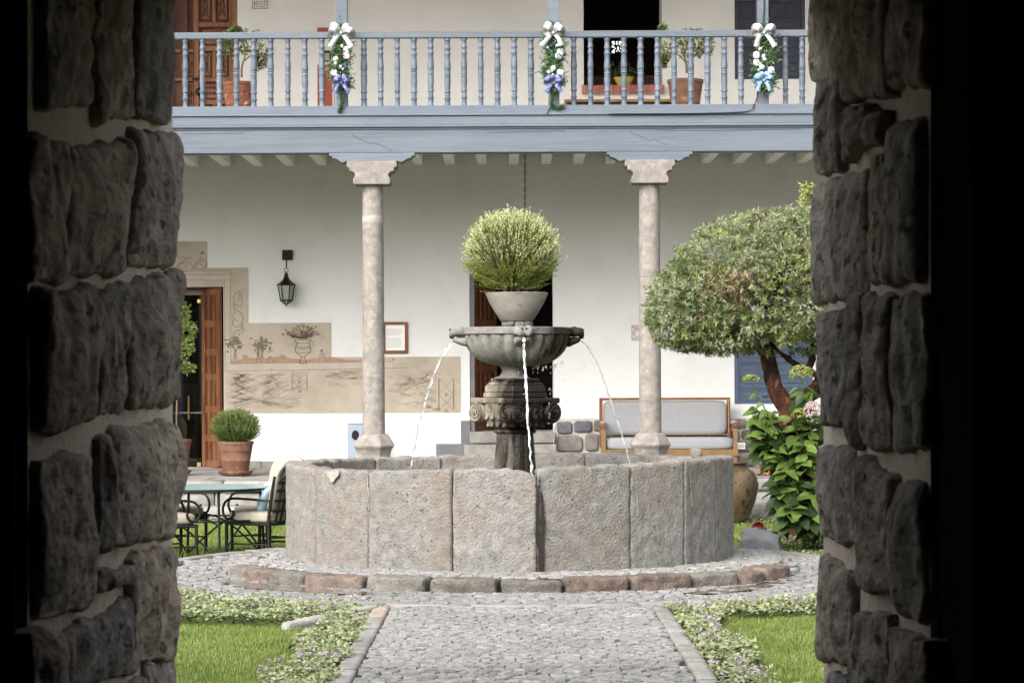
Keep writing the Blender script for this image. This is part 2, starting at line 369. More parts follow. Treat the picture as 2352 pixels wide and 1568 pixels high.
MT['lf_dead'] = leafmat('dead_leaf', (.12, .045, .02), (.09, .035, .014))
MT['lf_gal'] = leafmat('gallery_leaf', (.07, .095, .03), (.05, .07, .021))
MT['lf_gal2'] = leafmat('gallery_leaf_light', (.20, .225, .085), (.145, .17, .058))
MT['lf_hyd'] = mat('hydrangea_leaf', (.095, .145, .03), (.06, .10, .02), scale=5, rough=.42, bump=.3, bscale=30, bdist=.004, trans=.25, rnd=.3)
MT['lf_hyd2'] = mat('hydrangea_leaf_dark', (.024, .042, .012), (.016, .03, .009), scale=5, rough=.42, bump=.3, bscale=30, bdist=.004, trans=.15, rnd=.25)
MT['lf_hydy'] = mat('hydrangea_leaf_yellowing', (.25, .26, .055), (.21, .125, .038), scale=7, rough=.5, bump=.2, trans=.25, rnd=.2)
MT['fl_green'] = leafmat('flower_green', (.27, .30, .075), (.20, .23, .05))
MT['fl_pink'] = leafmat('flower_pale_pink', (.48, .38, .37), (.40, .31, .30))
MT['fl_red'] = leafmat('flower_dusty', (.30, .16, .10), (.36, .22, .14))
MT['gc_pale'] = leafmat('groundcover_pale', (.30, .32, .19), (.25, .275, .145), t=.25)
MT['gc_mid'] = leafmat('groundcover_green', (.16, .19, .066), (.12, .148, .045), t=.25)
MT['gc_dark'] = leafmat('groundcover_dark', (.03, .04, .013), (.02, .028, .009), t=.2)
MT['gc_flower'] = leafmat('groundcover_flower', (.42, .34, .43), (.36, .28, .38), t=.25)
MT['grass1'] = leafmat('grass_blade', (.145, .20, .038), (.108, .158, .027), t=.35, s=3)
MT['grass2'] = leafmat('grass_blade_pale', (.25, .295, .088), (.20, .248, .064), t=.35, s=3)
MT['needle'] = leafmat('fir_needle', (.055, .115, .055), (.035, .08, .04), t=.1)
MT['needle2'] = leafmat('fir_needle_light', (.17, .24, .10), (.12, .18, .08), t=.1)
MT['ribbonwhite'] = mat('white_ribbon', (.50, .50, .525), rough=.6, bump=.2, bscale=60, trans=.2)
MT['ribbonblue'] = mat('violet_ribbon', (.06, .065, .22), (.22, .225, .40), scale=28, rough=.45, bump=.2, bscale=60)
MT['ribboncyan'] = mat('sky_ribbon', (.12, .25, .43), (.30, .42, .55), scale=30, rough=.45, bump=.2, bscale=60)
MT['bauble'] = mat('blue_bauble', (.02, .08, .40), rough=.15, metal=.6, bump=0)
MT['pearl'] = mat('pearl_bauble', (.46, .445, .415), rough=.35, bump=0)
MT['gold'] = mat('cone', (.33, .19, .06), rough=.5, bump=.3)
MT['cable'] = mat('cable', (.015, .015, .018), rough=.5, bump=0)
MT['water'] = glassmat('water', (.93, .96, .95), .03, 1.33, (.85, .87, .87), .06)
MT['pool'] = mat('pool_water', (.03, .03, .02), rough=.06, bump=.25, bscale=14, spec=.6)
MT['puddle'] = mat('wet_film', (.10, .075, .055), (.15, .125, .105), scale=6, rough=.07, bump=.04, spec=.5)
MT['glass'] = glassmat('table_glass', (.72, .82, .79), .12, 1.5, (.20, .27, .26), .7)
MT['doorglass'] = glassmat('door_glass', (.55, .58, .58), .01, 1.5)
MT['milk'] = mat('frosted_glass', (.30, .31, .30), (.24, .25, .245), scale=9, rough=.25, bump=0, spec=.5)
MT['slate'] = mat('slate_block', (.13, .13, .14), (.09, .09, .10), scale=7, rough=.85, bump=.6, bscale=40)
MT['edging'] = mat('pale_edging_stone', (.30, .285, .26), (.22, .208, .19), scale=7, rough=.9, bump=.6, bscale=40, spots=(12, .64, (.22, .19, .16), .6))
MT['wetstreak'] = mat('wet_streak', (.010, .008, .006), (.022, .017, .013), scale=30, rough=.45, bump=.5, bscale=70)
MT['lattice'] = mat('lattice_wood', (.04, .025, .018), rough=.7, bump=0)
MT['chest'] = mat('painted_cabinet', (.045, .055, .03), (.10, .095, .055), scale=16, rough=.4, bump=.1, spots=(20, .62, (.22, .17, .08), .7))

# ================================================================== SETTING: ground
def struct(o): o['kind'] = 'structure'; return o
struct(G().box(-150, 150, -40, 260, -1.2, -.16).build('ground', MT['earth']))
PCX, PCD, PR = 0., 20.85, 3.1                 # paved circle round the fountain
FD, FR, FX = 21.75, 2.0, -.02                  # fountain
def pave_z(y): return .05 * smooth(19.8, 21.2, y)
def lawn_z(x, y):
    if x < 0 and y > 20.5: return -.05 - .05 * smooth(21, 23, y) + .09 * smooth(25, 28, y)
    return -.05 + .04 * smooth(22, 27, y)
def in_circle(x, y, r=PR): return (x - PCX) ** 2 + (y - PCD) ** 2 < r * r
# lawn sheet (a grid following the ground, cut out round the paving)
def lawn_sheet(x0, x1, y0, y1, nm, step=.25):
    nx, ny = int((x1 - x0) / step), int((y1 - y0) / step); g = G(); id_ = {}
    for j in range(ny + 1):
        for i in range(nx + 1):
            x, y = x0 + i * step, y0 + j * step; id_[i, j] = len(g.v); g.v.append((x, y, lawn_z(x, y) - .012))
    for j in range(ny):
        for i in range(nx): g.face((id_[i, j], id_[i + 1, j], id_[i + 1, j + 1], id_[i, j + 1]))
    return struct(g.build(nm, MT['turf']))
lawn_sheet(-9, -1.0, 6.3, 28.8, 'lawn'); lawn_sheet(1.14, 9.14, 6.3, 28.8, 'lawn'); lawn_sheet(-1.0, 1.25, 23.6, 28.85, 'lawn')

# cobbles -----------------------------------------------------------
def clip(poly, px, py, nx, ny):
    out = []; n = len(poly)
    for i in range(n):
        a = poly[i]; b = poly[(i + 1) % n]; da = (a[0] - px) * nx + (a[1] - py) * ny; db = (b[0] - px) * nx + (b[1] - py) * ny
        if da <= 0: out.append(a)
        if da * db < 0: t = da / (da - db); out.append((a[0] + (b[0] - a[0]) * t, a[1] + (b[1] - a[1]) * t))
    return out
def cells(x0, x1, y0, y1, sx, sy, keep):
    rnd = random.Random(3); nx = int((x1 - x0) / sx) + 1; ny = int((y1 - y0) / sy) + 1; P = {}
    for j in range(ny):
        for i in range(nx):
            P[i, j] = (x0 + (i + .5 + (.25 if j % 2 else -.25) + rnd.uniform(-.46, .46)) * sx, y0 + (j + .5 + rnd.uniform(-.46, .46)) * sy)
    out = []
    for (i, j), p in P.items():
        if not keep(*p): continue
        poly = [(p[0] - sx * 1.6, p[1] - sy * 1.6), (p[0] + sx * 1.6, p[1] - sy * 1.6), (p[0] + sx * 1.6, p[1] + sy * 1.6), (p[0] - sx * 1.6, p[1] + sy * 1.6)]
        for dj in (-2, -1, 0, 1, 2):
            for di in (-2, -1, 0, 1, 2):
                q = P.get((i + di, j + dj))
                if q is None or q == p: continue
                poly = clip(poly, (p[0] + q[0]) / 2, (p[1] + q[1]) / 2, q[0] - p[0], q[1] - p[1])
                if len(poly) < 3: break
            if len(poly) < 3: break
        if len(poly) >= 3: out.append((p, poly))
    return out
def cobble_geo(g, p, poly, z, o=(0, 0)):
    h = random.uniform(.010, .022); tx, ty = random.uniform(-.07, .07), random.uniform(-.09, .09); n = len(poly); b = len(g.v); px, py = p
    k_ = random.uniform(.88, .99)
    for s, hh in ((.97 * k_, -.03), (.955 * k_, h * .6), (.83 * k_, h)):
        for x, y in poly:
            dx, dy = (x - px) * s, (y - py) * s; g.v.append((px + dx - o[0], py + dy - o[1], z + hh + (tx * dx + ty * dy if hh > 0 else 0)))
    for k in (0, 1):
        for i in range(n): j = (i + 1) % n; g.face((b + k * n + i, b + k * n + j, b + (k + 1) * n + j, b + (k + 1) * n + i))
    g.face([b + 2 * n + i for i in range(n)])
def clamp_poly(poly, planes):
    for (px, py, nx, ny) in planes:
        poly = clip(poly, px, py, nx, ny)
        if len(poly) < 3: return None
    return poly
PX0, PX1 = -.89, 1.03
path = struct(G().box(PX0, PX1, 6.0, 17.76, -.12, 0.).build('cobbled_path', MT['soil']))
pc = cells(PX0, PX1, 10.6, 17.72,   .082, .062, lambda x, y: PX0 + .02 < x < PX1 - .02)
pc = [(p, clamp_poly(q, [(PX0, 0, -1, 0), (PX1, 0, 1, 0), (0, 17.76, 0, 1)])) for p, q in pc]
pc = [c for c in pc if c[1]]
near = sorted([c for c in pc if c[0][1] > 13.3], key=lambda c: c[0][1])[:300]; nset = {c[0] for c in near}
for p, q in near:
    g = G(); cobble_geo(g, (0, 0), [(x - p[0], y - p[1]) for x, y in q], 0.); o = g.build('cobble', MT['cobble'], path); o.location = (p[0], p[1], .001)
    o.matrix_parent_inverse = Matrix()
g = G()
for p, q in pc:
    if p not in nset: cobble_geo(g, p, q, .001)
o = g.build('cobbles', MT['cobble'], path); o['kind'] = 'stuff'
# path kerb slabs
def kerb_line(xa, xb, pts, par):
    for i in range(len(pts) - 1):
        a, b = pts[i], pts[i + 1]; dz = random.uniform(-.006, .006)
        rock('kerb_slab', lambda u, v, w, a=a, b=b, dz=dz: ((xa + xb) / 2 + u * (xb - xa) / 2 * .985, (a + b) / 2 + v * ((b - a) / 2 - .004), -.07 + w * .085 + dz), MT['slabpink'] if (i == 0 and xa < 0) else MT['slab'], par, 4, 10, 3, 40, .006, 9)
kerb_line(-1.012, PX0 - .006, [17.85, 17.0, 16.3, 15.55, 14.75, 14.0, 13.2, 12.3, 11.4, 10.4][::1], path)
kerb_line(PX1 + .006, 1.15, [17.85, 16.9, 16.05, 15.2, 14.35, 13.5, 12.6, 11.7, 10.7], path)
# paved circle -------------------------------------------------------
g = G(); N = 72; rings = 26
for k in range(rings + 1):
    r = 1.2 + (PR - 1.2) * k / rings
    for i in range(N):
        a = 2 * math.pi * i / N; x, y = PCX + r * math.cos(a), PCD + r * math.sin(a); g.v.append((x, y, pave_z(y)))
for k in range(rings):
    for i in range(N): j = (i + 1) % N; g.face((k * N + i, (k + 1) * N + i, (k + 1) * N + j, k * N + j))
for i in range(N):
    a = 2 * math.pi * i / N; x, y = PCX + PR * math.cos(a), PCD + PR * math.sin(a); g.v.append((x, y, -.15))
b0 = (rings + 1) * N
for i in range(N): j = (i + 1) % N; g.face((rings * N + i, b0 + i, b0 + j, rings * N + j))
circle = struct(g.build('paved_circle', MT['soil']))
KD, KR = 21.5, 2.57                            # ring of kerb stones before the fountain
cc = cells(-3.2, 3.2, 17.7, 24.0,   .10, .085, lambda x, y: in_circle(x, y, PR - .17) and math.hypot(x, y - KD) > (KR - .02 if (y < KD and abs(math.atan2(x, KD - y)) < 1.17) else 2.33))
g = G()
for p, q in cc:
    r_ = math.hypot(p[0], p[1] - KD); zz = pave_z(p[1]) + .001
    if r_ < KR - .02: zz = max(zz, .096 - .076 * (r_ - 2.36) / .26)
    cobble_geo(g, p, q, zz)
o = g.build('cobbles', MT['cobble'], circle); o['kind'] = 'stuff'
# its edging slabs
na = 30
for i in range(na):
    a0, a1 = 2 * math.pi * i / na + .004, 2 * math.pi * (i + 1) / na - .004
    def mp_(u, v, w, a0=a0, a1=a1, dz=random.uniform(-.004, .004)):
        a = (a0 + a1) / 2 + u * (a1 - a0) / 2; r = PR - .055 + v * .075; y = PCD + r * math.sin(a)
        return (PCX + r * math.cos(a), y, pave_z(y) - .06 + w * .085 + dz)
    rock('edging_slab', mp_, MT['slab'], circle, 8, 3, 3, 40, .006, 9)
# raised platform inside the kerb stones
plat = G(); N = 72
prof = [(1.0, .1), (2.3, .1), (2.36, .095), (2.62, .0)]
for r, z in prof:
    for i in range(N):
        a = 2 * math.pi * i / N; x, y = r * math.cos(a), KD + r * math.sin(a)
        plat.v.append((x, y, z if z > .02 else pave_z(y) - .02))
for k in range(3):
    for i in range(N): j = (i + 1) % N; plat.face((k * N + i, (k + 1) * N + i, (k + 1) * N + j, k * N + j))
plat = struct(plat.build('fountain_platform', MT['soil'], sm=True))
cc = cells(-2.6, 2.6, 18.9, 24.2,   .10, .085, lambda x, y: math.hypot(x, y - KD) < 2.34 and math.hypot(x - FX, y - FD) > FR - .06)
g = G()
for p, q in cc: cobble_geo(g, p, q, .098)
o = g.build('cobbles', MT['cobble'], plat); o['kind'] = 'stuff'
kx = [533, 566, 617, 699, 834, 980, 1146, 1296, 1446, 1591, 1693, 1752, 1812]
def kang(px):   # angle on the kerb circle whose silhouette falls at px
    lo, hi = -1.35, 1.35
    for _ in range(40):
        m_ = (lo + hi) / 2; x = KR * math.sin(m_); y = KD - KR * math.cos(m_)
        if CX + x * F / y < px: lo = m_
        else: hi = m_
    return lo
red = {1, 3, 7, 8, 10, 11}
for i in range(12):
    a0, a1 = kang(kx[i]) + .006, kang(kx[i + 1]) - .006; top = random.uniform(.10, .125)
    def mp_(u, v, w, a0=a0, a1=a1, top=top, bul=random.uniform(.0, .05), sk=random.uniform(-.03, .03)):
        a = (a0 + a1) / 2 + u * (a1 - a0) / 2; r = 2.47 + w * .12 + (bul * (1 - u * u) if w > 0 else 0) + sk * u
        return (r * math.sin(a), KD - r * math.cos(a), -.05 + (top + .05) * (v + 1) / 2)
    rock('kerb_stone', mp_, MT['kerbred'] if i in red else MT['kerbstone'], plat, 20, 10, 8, 12, .024, 12)
# water film on the cobbles
def puddle(poly, z):
    g = G(); n = len(poly); c = (sum(p[0] for p in poly) / n, sum(p[1] for p in poly) / n)
    pts = [Vector((p[0], p[1], z)) for p in poly]; pts = spline(pts + [pts[0]], 5)[:-1]
    g.v.append((c[0], c[1], z)); g.v += [(p.x + random.uniform(-.02, .02), p.y + random.uniform(-.03, .03), z) for p in pts]
    for i in range(len(pts)): g.face((0, 1 + i, 1 + (i + 1) % len(pts)))
    return g.build('puddle', MT['puddle'])
def pp(l): return [(wx(x, 1.7 * F / (y - HY)), 1.7 * F / (y - HY)) for x, y in l]
tag(puddle(pp([(505, 1342), (545, 1334), (590, 1337), (650, 1345), (760, 1358), (860, 1366), (800, 1370), (660, 1362), (560, 1355)]), .021), 'thin puddle of water on the cobbles left of the kerb stones', 'puddle', 'puddles before the fountain')
tag(puddle(pp([(1560, 1368), (1640, 1358), (1740, 1346), (1800, 1334), (1815, 1338), (1740, 1356), (1650, 1368)]), .021), 'thin puddle of water on the cobbles right of the kerb stones', 'puddle', 'puddles before the fountain')

# ================================================================== ENTRANCE BUILDING the camera looks out of
ent = thing('entrance_building', 'dark stone gateway of rough andesite blocks that frames the courtyard', 'gateway', (0, 5.3, 0))
XL, XR, DI, DO = -.886, .812, 4.42, 6.42
DIL = 4.5
jl = G().box(-3.2, XL - .016, DIL, DO, -.1, 2.76).build('jamb', MT['mortar'], ent)
jr = G().box(XR + .016, 3.2, 4.78, DO, -.1, 2.76).build('jamb', MT['mortar'], ent)
G().box(-3.2, 3.2, DI + .06, DO, 2.76, 4.9).build('lintel_wall', MT['mortar'], ent)
sf = G(); sf.hexa([(-1.2, DI + .07, 2.46), (1.1, DI + .07, 2.46), (1.1, DO - .01, 2.72), (-1.2, DO - .01, 2.72), (-1.2, DI + .07, 2.77), (1.1, DI + .07, 2.77), (1.1, DO - .01, 2.77), (-1.2, DO - .01, 2.77)]); sf.build('shading_soffit', MT['jamb'], ent)  # unseen slope, added to cut the sky light on the deeper jamb stones
G().box(-11, -3.2, DI + .06, DO, -.1, 4.9).build('outer_wall', MT['plaster'], ent)
G().box(3.2, 11, DI + .06, DO, -.1, 4.9).build('outer_wall', MT['plaster'], ent)
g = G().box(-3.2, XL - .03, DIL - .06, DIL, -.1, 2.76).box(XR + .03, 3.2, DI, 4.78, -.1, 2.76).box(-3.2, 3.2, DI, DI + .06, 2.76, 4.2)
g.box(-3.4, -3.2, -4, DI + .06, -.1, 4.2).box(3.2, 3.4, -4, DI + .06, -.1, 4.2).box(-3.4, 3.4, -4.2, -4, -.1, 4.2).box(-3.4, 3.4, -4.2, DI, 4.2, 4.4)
g.build('passage_wall', MT['passage_shade'], ent)
G().box(XL - .03, XR + .03, 3.9, 6.0, -.14, -.004).box(-3.2, 3.2, -4, 3.9, -.14, -.004).build('passage_floor', MT['passage_shade'], ent)
def jamb_stones(L, xp, par, side):
    for (x0, x1, ya, yb, yc, yd) in L:      # source-photo px: x left/right, y top-left, top-right, bottom-right, bottom-left
        k = .9408; pr = random.uniform(.012, .036)
        def DD(x): return max(4.42, (abs(xp) - pr - .008) * F / abs(x * k - CX))
        x0 += (14 if side > 0 else -9) - 3; x1 += (14 if side > 0 else -9) + 3; ya -= 6; yb -= 6; yc += 6; yd += 6; d0, d1 = DD(x0), DD(x1)
        def z(y, d): return CH - (y * k - HY) / F * d
        c = [(d0, z(ya, d0)), (d1, z(yb, d1)), (d1, z(yc, d1)), (d0, z(yd, d0))]
        dp = .16
        def mp_(u, v, w, c=c, pr=pr, bul=random.uniform(.005, .03)):
            s, t = (u + 1) / 2, (v + 1) / 2
            dt = c[0][0] * (1 - s) + c[1][0] * s; zt = c[0][1] * (1 - s) + c[1][1] * s
            db = c[3][0] * (1 - s) + c[2][0] * s; zb = c[3][1] * (1 - s) + c[2][1] * s
            d = dt * t + db * (1 - t); zz = zt * t + zb * (1 - t)
            x = xp + side * (-dp + (w + 1) / 2 * (dp + pr) + (bul * (1 - u * u) * (1 - v * v) if w > 0 else 0) - .01)
            return (x, d, zz)
        rock('stone', mp_, MT['jamb'], par, 32, 32, 10, 13, .034, 5, crisp=True)
LJ = [(352, 434, -90, -90, 312, 286), (255, 340, -90, -90, 290, 300), (135, 245, -90, -90, 262, 270),
      (339, 444, 318, 322, 648, 664), (190, 330, 352, 350, 668, 676), (100, 182, 330, 345, 690, 700),
      (336, 450, 690, 662, 985, 1004), (262, 322, 700, 694, 1010, 1020), (130, 252, 712, 700, 1030, 1075),
      (297, 448, 1040, 1026, 1308, 1338), (124, 253, 1112, 1108, 1480, 1530), (258, 288, 1060, 1050, 1340, 1350),
      (256, 342, 1392, 1376, 1424, 1446), (348, 448, 1350, 1334, 1606, 1622), (178, 350, 1546, 1450, 1640, 1700),
      (100, 172, 1530, 1540, 1760, 1790), (378, 440, 1612, 1594, 1850, 1850), (250, 372, 1690, 1646, 1860, 1900)]
RJ = [(1966, 2036, -90, -90, 208, 200), (2046, 2146, -90, -90, 236, 250), (2152, 2232, -90, -90, 205, 228),
      (1976, 2036, 196, 176, 420, 432), (2042, 2092, 262, 256, 330, 400), (2097, 2128, 272, 262, 352, 356), (2134, 2216, 330, 272, 690, 694),
      (1970, 2094, 452, 406, 722, 744), (2100, 2130, 372, 366, 690, 694),
      (1984, 2046, 776, 742, 1034, 1038), (2051, 2080, 722, 716, 1092, 1088), (2085, 2150, 722, 716, 1104, 1096), (2156, 2230, 720, 716, 1100, 1106),
      (1986, 2060, 1086, 1082, 1330, 1310), (2064, 2144, 1112, 1160, 1452, 1440), (2150, 2226, 1166, 1170, 1530, 1480),
      (1982, 2056, 1346, 1400, 1626, 1606), (2060, 2142, 1500, 1488, 1800, 1800), (2147, 2232, 1520, 1560, 1800, 1800), (1998, 2054, 1640, 1650, 1850, 1850)]
jamb_stones(LJ, XL, jl, 1); jamb_stones(RJ, XR, jr, -1)
# courses out of the frame, below and above
for xp, par, sd in ((XL, jl, 1), (XR, jr, -1)):
    for z0, z1 in ((.02, .36), (.39, .74), (2.56, 2.74)):
        for d0, d1 in ((5.04, 5.6), (5.64, 6.2)):
            rock('stone', lambda u, v, w, z0=z0, z1=z1, d0=d0, d1=d1, xp=xp, sd=sd: (xp + sd * (-.09 + w * .085), (d0 + d1) / 2 + u * (d1 - d0) / 2, (z0 + z1) / 2 + v * (z1 - z0) / 2), MT['jamb'], par, 8, 8, 4, 6, .03, 7)

# ================================================================== COURTYARD BUILDING
TILT = []
bld = thing('courtyard_building', 'white colonnaded building with a blue wooden gallery behind the fountain', 'building', (0, 29.3, 0)); TILT.append(bld)
DW, DC, DB = 33.7, 29.75, 29.6
def X(px): return wx(px, DW)
def Z(py): return wz(py, DW)
def wall(name, x0, x1, z0, z1, ops, m, y0=DW, y1=DW + .6):
    xs = sorted({x0, x1, *[o[0] for o in ops], *[o[1] for o in ops]}); zs = sorted({z0, z1, *[o[2] for o in ops], *[o[3] for o in ops]}); g = G()
    for i in range(len(xs) - 1):
        for j in range(len(zs) - 1):
            cx, cz = (xs[i] + xs[i + 1]) / 2, (zs[j] + zs[j + 1]) / 2
            if any(o[0] < cx < o[1] and o[2] < cz < o[3] for o in ops): continue
            g.box(xs[i], xs[i + 1], y0, y1, zs[j], zs[j + 1])
    return g.build(name, m, bld)
FZ, UZ = .45, 4.95
D1 = (X(385), X(513), FZ, Z(655)); D2 = (X(1078), X(1270), Z(990), Z(628)); SH = (X(1686), X(1866), Z(930), Z(740))
wall('ground_floor_wall', -13, 13, FZ - .6, 4.78, [D1, D2, SH], MT['plaster'])
UD = (X(395), X(548), UZ, 7.35); UW = (X(1343), X(1523), Z(200), 7.3); US = (X(1690), X(1852), Z(185), Z(2))
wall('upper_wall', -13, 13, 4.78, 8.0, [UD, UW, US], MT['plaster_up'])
# rooms behind the openings
g = G()
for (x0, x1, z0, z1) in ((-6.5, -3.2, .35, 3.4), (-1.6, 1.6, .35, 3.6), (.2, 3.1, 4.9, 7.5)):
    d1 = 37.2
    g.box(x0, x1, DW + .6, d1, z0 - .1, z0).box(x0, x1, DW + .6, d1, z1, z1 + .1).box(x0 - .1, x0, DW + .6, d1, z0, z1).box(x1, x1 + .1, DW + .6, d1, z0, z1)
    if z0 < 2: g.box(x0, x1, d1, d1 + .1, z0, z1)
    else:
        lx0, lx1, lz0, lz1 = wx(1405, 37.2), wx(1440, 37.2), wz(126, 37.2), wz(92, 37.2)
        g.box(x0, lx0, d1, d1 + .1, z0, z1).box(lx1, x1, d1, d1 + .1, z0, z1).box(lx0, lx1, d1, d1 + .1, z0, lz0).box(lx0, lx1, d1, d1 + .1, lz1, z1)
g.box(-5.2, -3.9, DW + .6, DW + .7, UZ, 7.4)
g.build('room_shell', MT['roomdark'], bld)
# pierced lattice in the far window of the upper room
g = G(); nx, nz = 11, 11; pat = ['11111111111', '10010100101', '10010100101', '11010101011', '10111110101', '10011011001', '11101010111', '11011011011', '10010101001', '10011111001', '11111111111']
for i in range(nx):
    for j in range(nz):
        if pat[j][i] == '1':
            a, b = lx0 + (lx1 - lx0) * i / nx, lx0 + (lx1 - lx0) * (i + 1) / nx; c, d = lz1 - (lz1 - lz0) * j / nz, lz1 - (lz1 - lz0) * (j + 1) / nz
            g.box(a, b, 37.22, 37.26, d, c)
g.build('window_lattice', MT['lattice'], bld)
# porch floor, two steps of stone blocks
pf = G().box(-13, 13, 29.55, DW + .1, -.2, FZ - .02).build('porch_floor', MT['soil'], bld)
x = -9.0
while x < 9:
    w_ = random.uniform(.8, 1.3)
    rock('riser_block', lambda u, v, w, x=x, w_=w_: (x + w_ / 2 + u * (w_ / 2 - .003), 29.5 + w * .2, .16 + v * .155), MT['slab'], pf, 5, 4, 3, 60, .01, 7)
    rock('edge_slab', lambda u, v, w, x=x, w_=w_: (x + w_ / 2 + .1 + u * (w_ / 2 - .003), 29.52 + v * .25, .385 + w * .068), MT['slab'], pf, 6, 3, 3, 40, .008, 7)
    rock('step_slab', lambda u, v, w, x=x, w_=w_: (x + w_ / 2 - .2 + u * (w_ / 2 - .003), 29.04 + v * .24, .06 + w * .11), MT['slab'], pf, 6, 3, 3, 40, .012, 7)
    x += w_
for r, (y0, y1) in enumerate(((29.78, 30.7), (30.7, 31.65), (31.65, 32.6), (32.6, 33.68))):
    x = -8 + random.uniform(0, .6)
    while x < 8:
        w_ = random.uniform(.7, 1.4)
        G().box(x + .004, x + w_ - .004, y0 + .004, y1 - .004, FZ - .06, FZ + random.uniform(-.004, .004)).build('flagstone', MT['slab'], pf, bevel=.006); x += w_
x = X(520)
while x < X(1000):
    w_ = random.uniform(.45, .8); x2 = min(x + w_, X(1000))
    G().box(x + .003, x2 - .003, DW - .05, DW + .02, FZ - .02, Z(1055) + random.uniform(-.01, .01)).build('skirting_stone', MT['slab'], bld, bevel=.006); x = x2
# gallery: joists, deck, beams
g = G().box(-13, 13, DB, DW + .02, 4.80, UZ)
g.build('gallery_deck', MT['ceil'], bld)
x = -7.6
while x < 7.6:
    G().box(x, x + .14, DB + .27, DW + .05, 4.66 + random.uniform(-.008, .008), 4.798).build('joist', MT['ceil'], bld, bevel=.01); x += .445
def zb(y): return wz(y, DB)
XB0, XB1 = -9.0, 9.0
G().box(XB0, XB1, DB, DB + .26, zb(349.5), zb(297)).build('beam', MT['blue'], bld, bevel=.006)
G().box(XB0, XB1, DB - .012, DB + .2, zb(296.5), zb(292)).build('moulding', MT['blue'], bld, bevel=.006)
G().box(XB0, XB1, DB - .04, DB + .2, zb(291.8), zb(286)).build('moulding', MT['blue'], bld, bevel=.008)
G().box(XB0, XB1, DB - .02, DB + .2, zb(285.6), zb(266)).build('fascia_board', MT['blue'], bld, bevel=.004)
G().box(XB0, XB1, DB - .045, DB + .2, zb(265.5), zb(260.5)).build('moulding', MT['blue'], bld, bevel=.008)
G().box(XB0, XB1, DB - .005, DB + .2, zb(260), zb(242)).build('sill_board', MT['blue'], bld, bevel=.004)
G().box(XB0, XB1, DB + .06, DB + .16, zb(84.5), zb(70)).build('handrail', MT['blue'], bld, bevel=.006)
# scarf joints and cracks of the beam
def ribbon(g, pts, w, D, m=0):
    pts = [Vector((wx(x, D), D, wz(y, D))) for x, y in pts]
    w = w / F * D
    for i in range(len(pts) - 1):
        a, b = pts[i], pts[i + 1]; d = (b - a)
        if d.length < 1e-6: continue
        n = Vector((-d.z, 0, d.x)).normalized() * w / 2; k = len(g.v)
        g.v += [tuple(a + n), tuple(a - n), tuple(b - n), tuple(b + n)]; g.face((k, k + 1, k + 2, k + 3), m)
g = G(); dd = DB - .0025
ribbon(g, [(816, 305), (810, 309), (854, 330), (857, 325), (900, 343), (893, 349)], 0.9, dd)
ribbon(g, [(1453, 299), (1450, 305), (1496, 326), (1500, 320), (1533, 334)], 0.9, dd); ribbon(g, [(1532, 344), (1526, 349)], 0.9, dd)
ribbon(g, [(1508, 300.5), (1640, 302.5), (1760, 300.5), (1840, 299.5)], 1.1, dd); ribbon(g, [(420, 304), (560, 303.5), (560, 299)], 0.8, dd); ribbon(g, [(1120, 304), (1235, 302.5), (1300, 301), (1300, 304)], 0.8, dd)
g.build('scarf_joint', MT['crack'], bld)
# columns
def column(px, red_):
    cx = wx(px, DC)
    zt = wz(371.5, DC); s = .00075
    L = [(410, 385), (410, 488), (366, 498), (362, 552), (318, 560), (290, 578), (272, 604), (274, 634), (296, 660), (306, 690), (306, 735), (298, 756), (276, 768)]
    hw = [(a * s, zt - (b - 385) * s) for a, b in L]
    poly = [(cx - a, z) for a, z in hw] + [(cx + a, z) for a, z in hw[::-1]]
    col = G().prism(poly, DC - .2, DC + .2).build('capital', MT['colstone'], None, bevel=.012)
    zs = [zt - .286 - i * (zt - .286 - wz(997, DC)) / 30 for i in range(31)]
    sd = random.uniform(0, 50)
    prof = [(.126 + .012 * (i / 30), z) for i, z in enumerate(zs)]
    sh = G().lathe(cx, DC, prof, 40, rf=lambda a, k, z: 1 + .03 * noise.noise(Vector((math.cos(a) * 2, math.sin(a) * 2, z * 3 + sd))) + .012 * noise.noise(Vector((math.cos(a) * 9, math.sin(a) * 9, z * 22 + sd))))
    shaft = sh.build('column', MT['colstone'], bld, sm=True)
    col.parent = shaft
    if red_:
        G().lathe(cx, DC, [(.1295, wz(513, DC)), (.1325, wz(511, DC)), (.1325, wz(498, DC)), (.1295, wz(495, DC))], 40).build('mortar_band', MT['edging'], shaft, sm=True)
    else:
        G().lathe(cx, DC, [(.1335, wz(637.6, DC)), (.1335, wz(636.6, DC))], 40).build('drum_joint', MT['crack'], shaft, sm=True)
    zz = [(.165, 995), (.178, 998), (.212, 1008), (.25, 1020), (.252, 1023), (.222, 1031), (.205, 1041), (.205, 1075), (.26, 1085), (.26, 1100)]
    G().lathe(cx, DC, [(r, wz(y, DC)) for r, y in zz], 8, a0=math.pi / 8, rf=lambda a, k, z: 1.05).build('plinth', MT['colstone'], shaft, bevel=.012)
    # carved wooden corbel under the beam
    L = [(700, 207), (700, 270), (652, 272), (648, 318), (600, 328), (560, 350), (520, 390), (490, 408), (450, 408), (435, 390), (418, 385)]
    zc = zb(349.5) - .002; s2 = (zc - zt) / (385 - 207)
    hw = [(a * s, zc - (b - 207) * s2) for a, b in L]
    G().prism([(cx - a, z) for a, z in hw] + [(cx + a, z) for a, z in hw[::-1]], DB - .004, DB + .27).build('corbel', MT['blue'], bld, bevel=.006)
column(857, True); column(1492, False)
column(857 - 635, True)
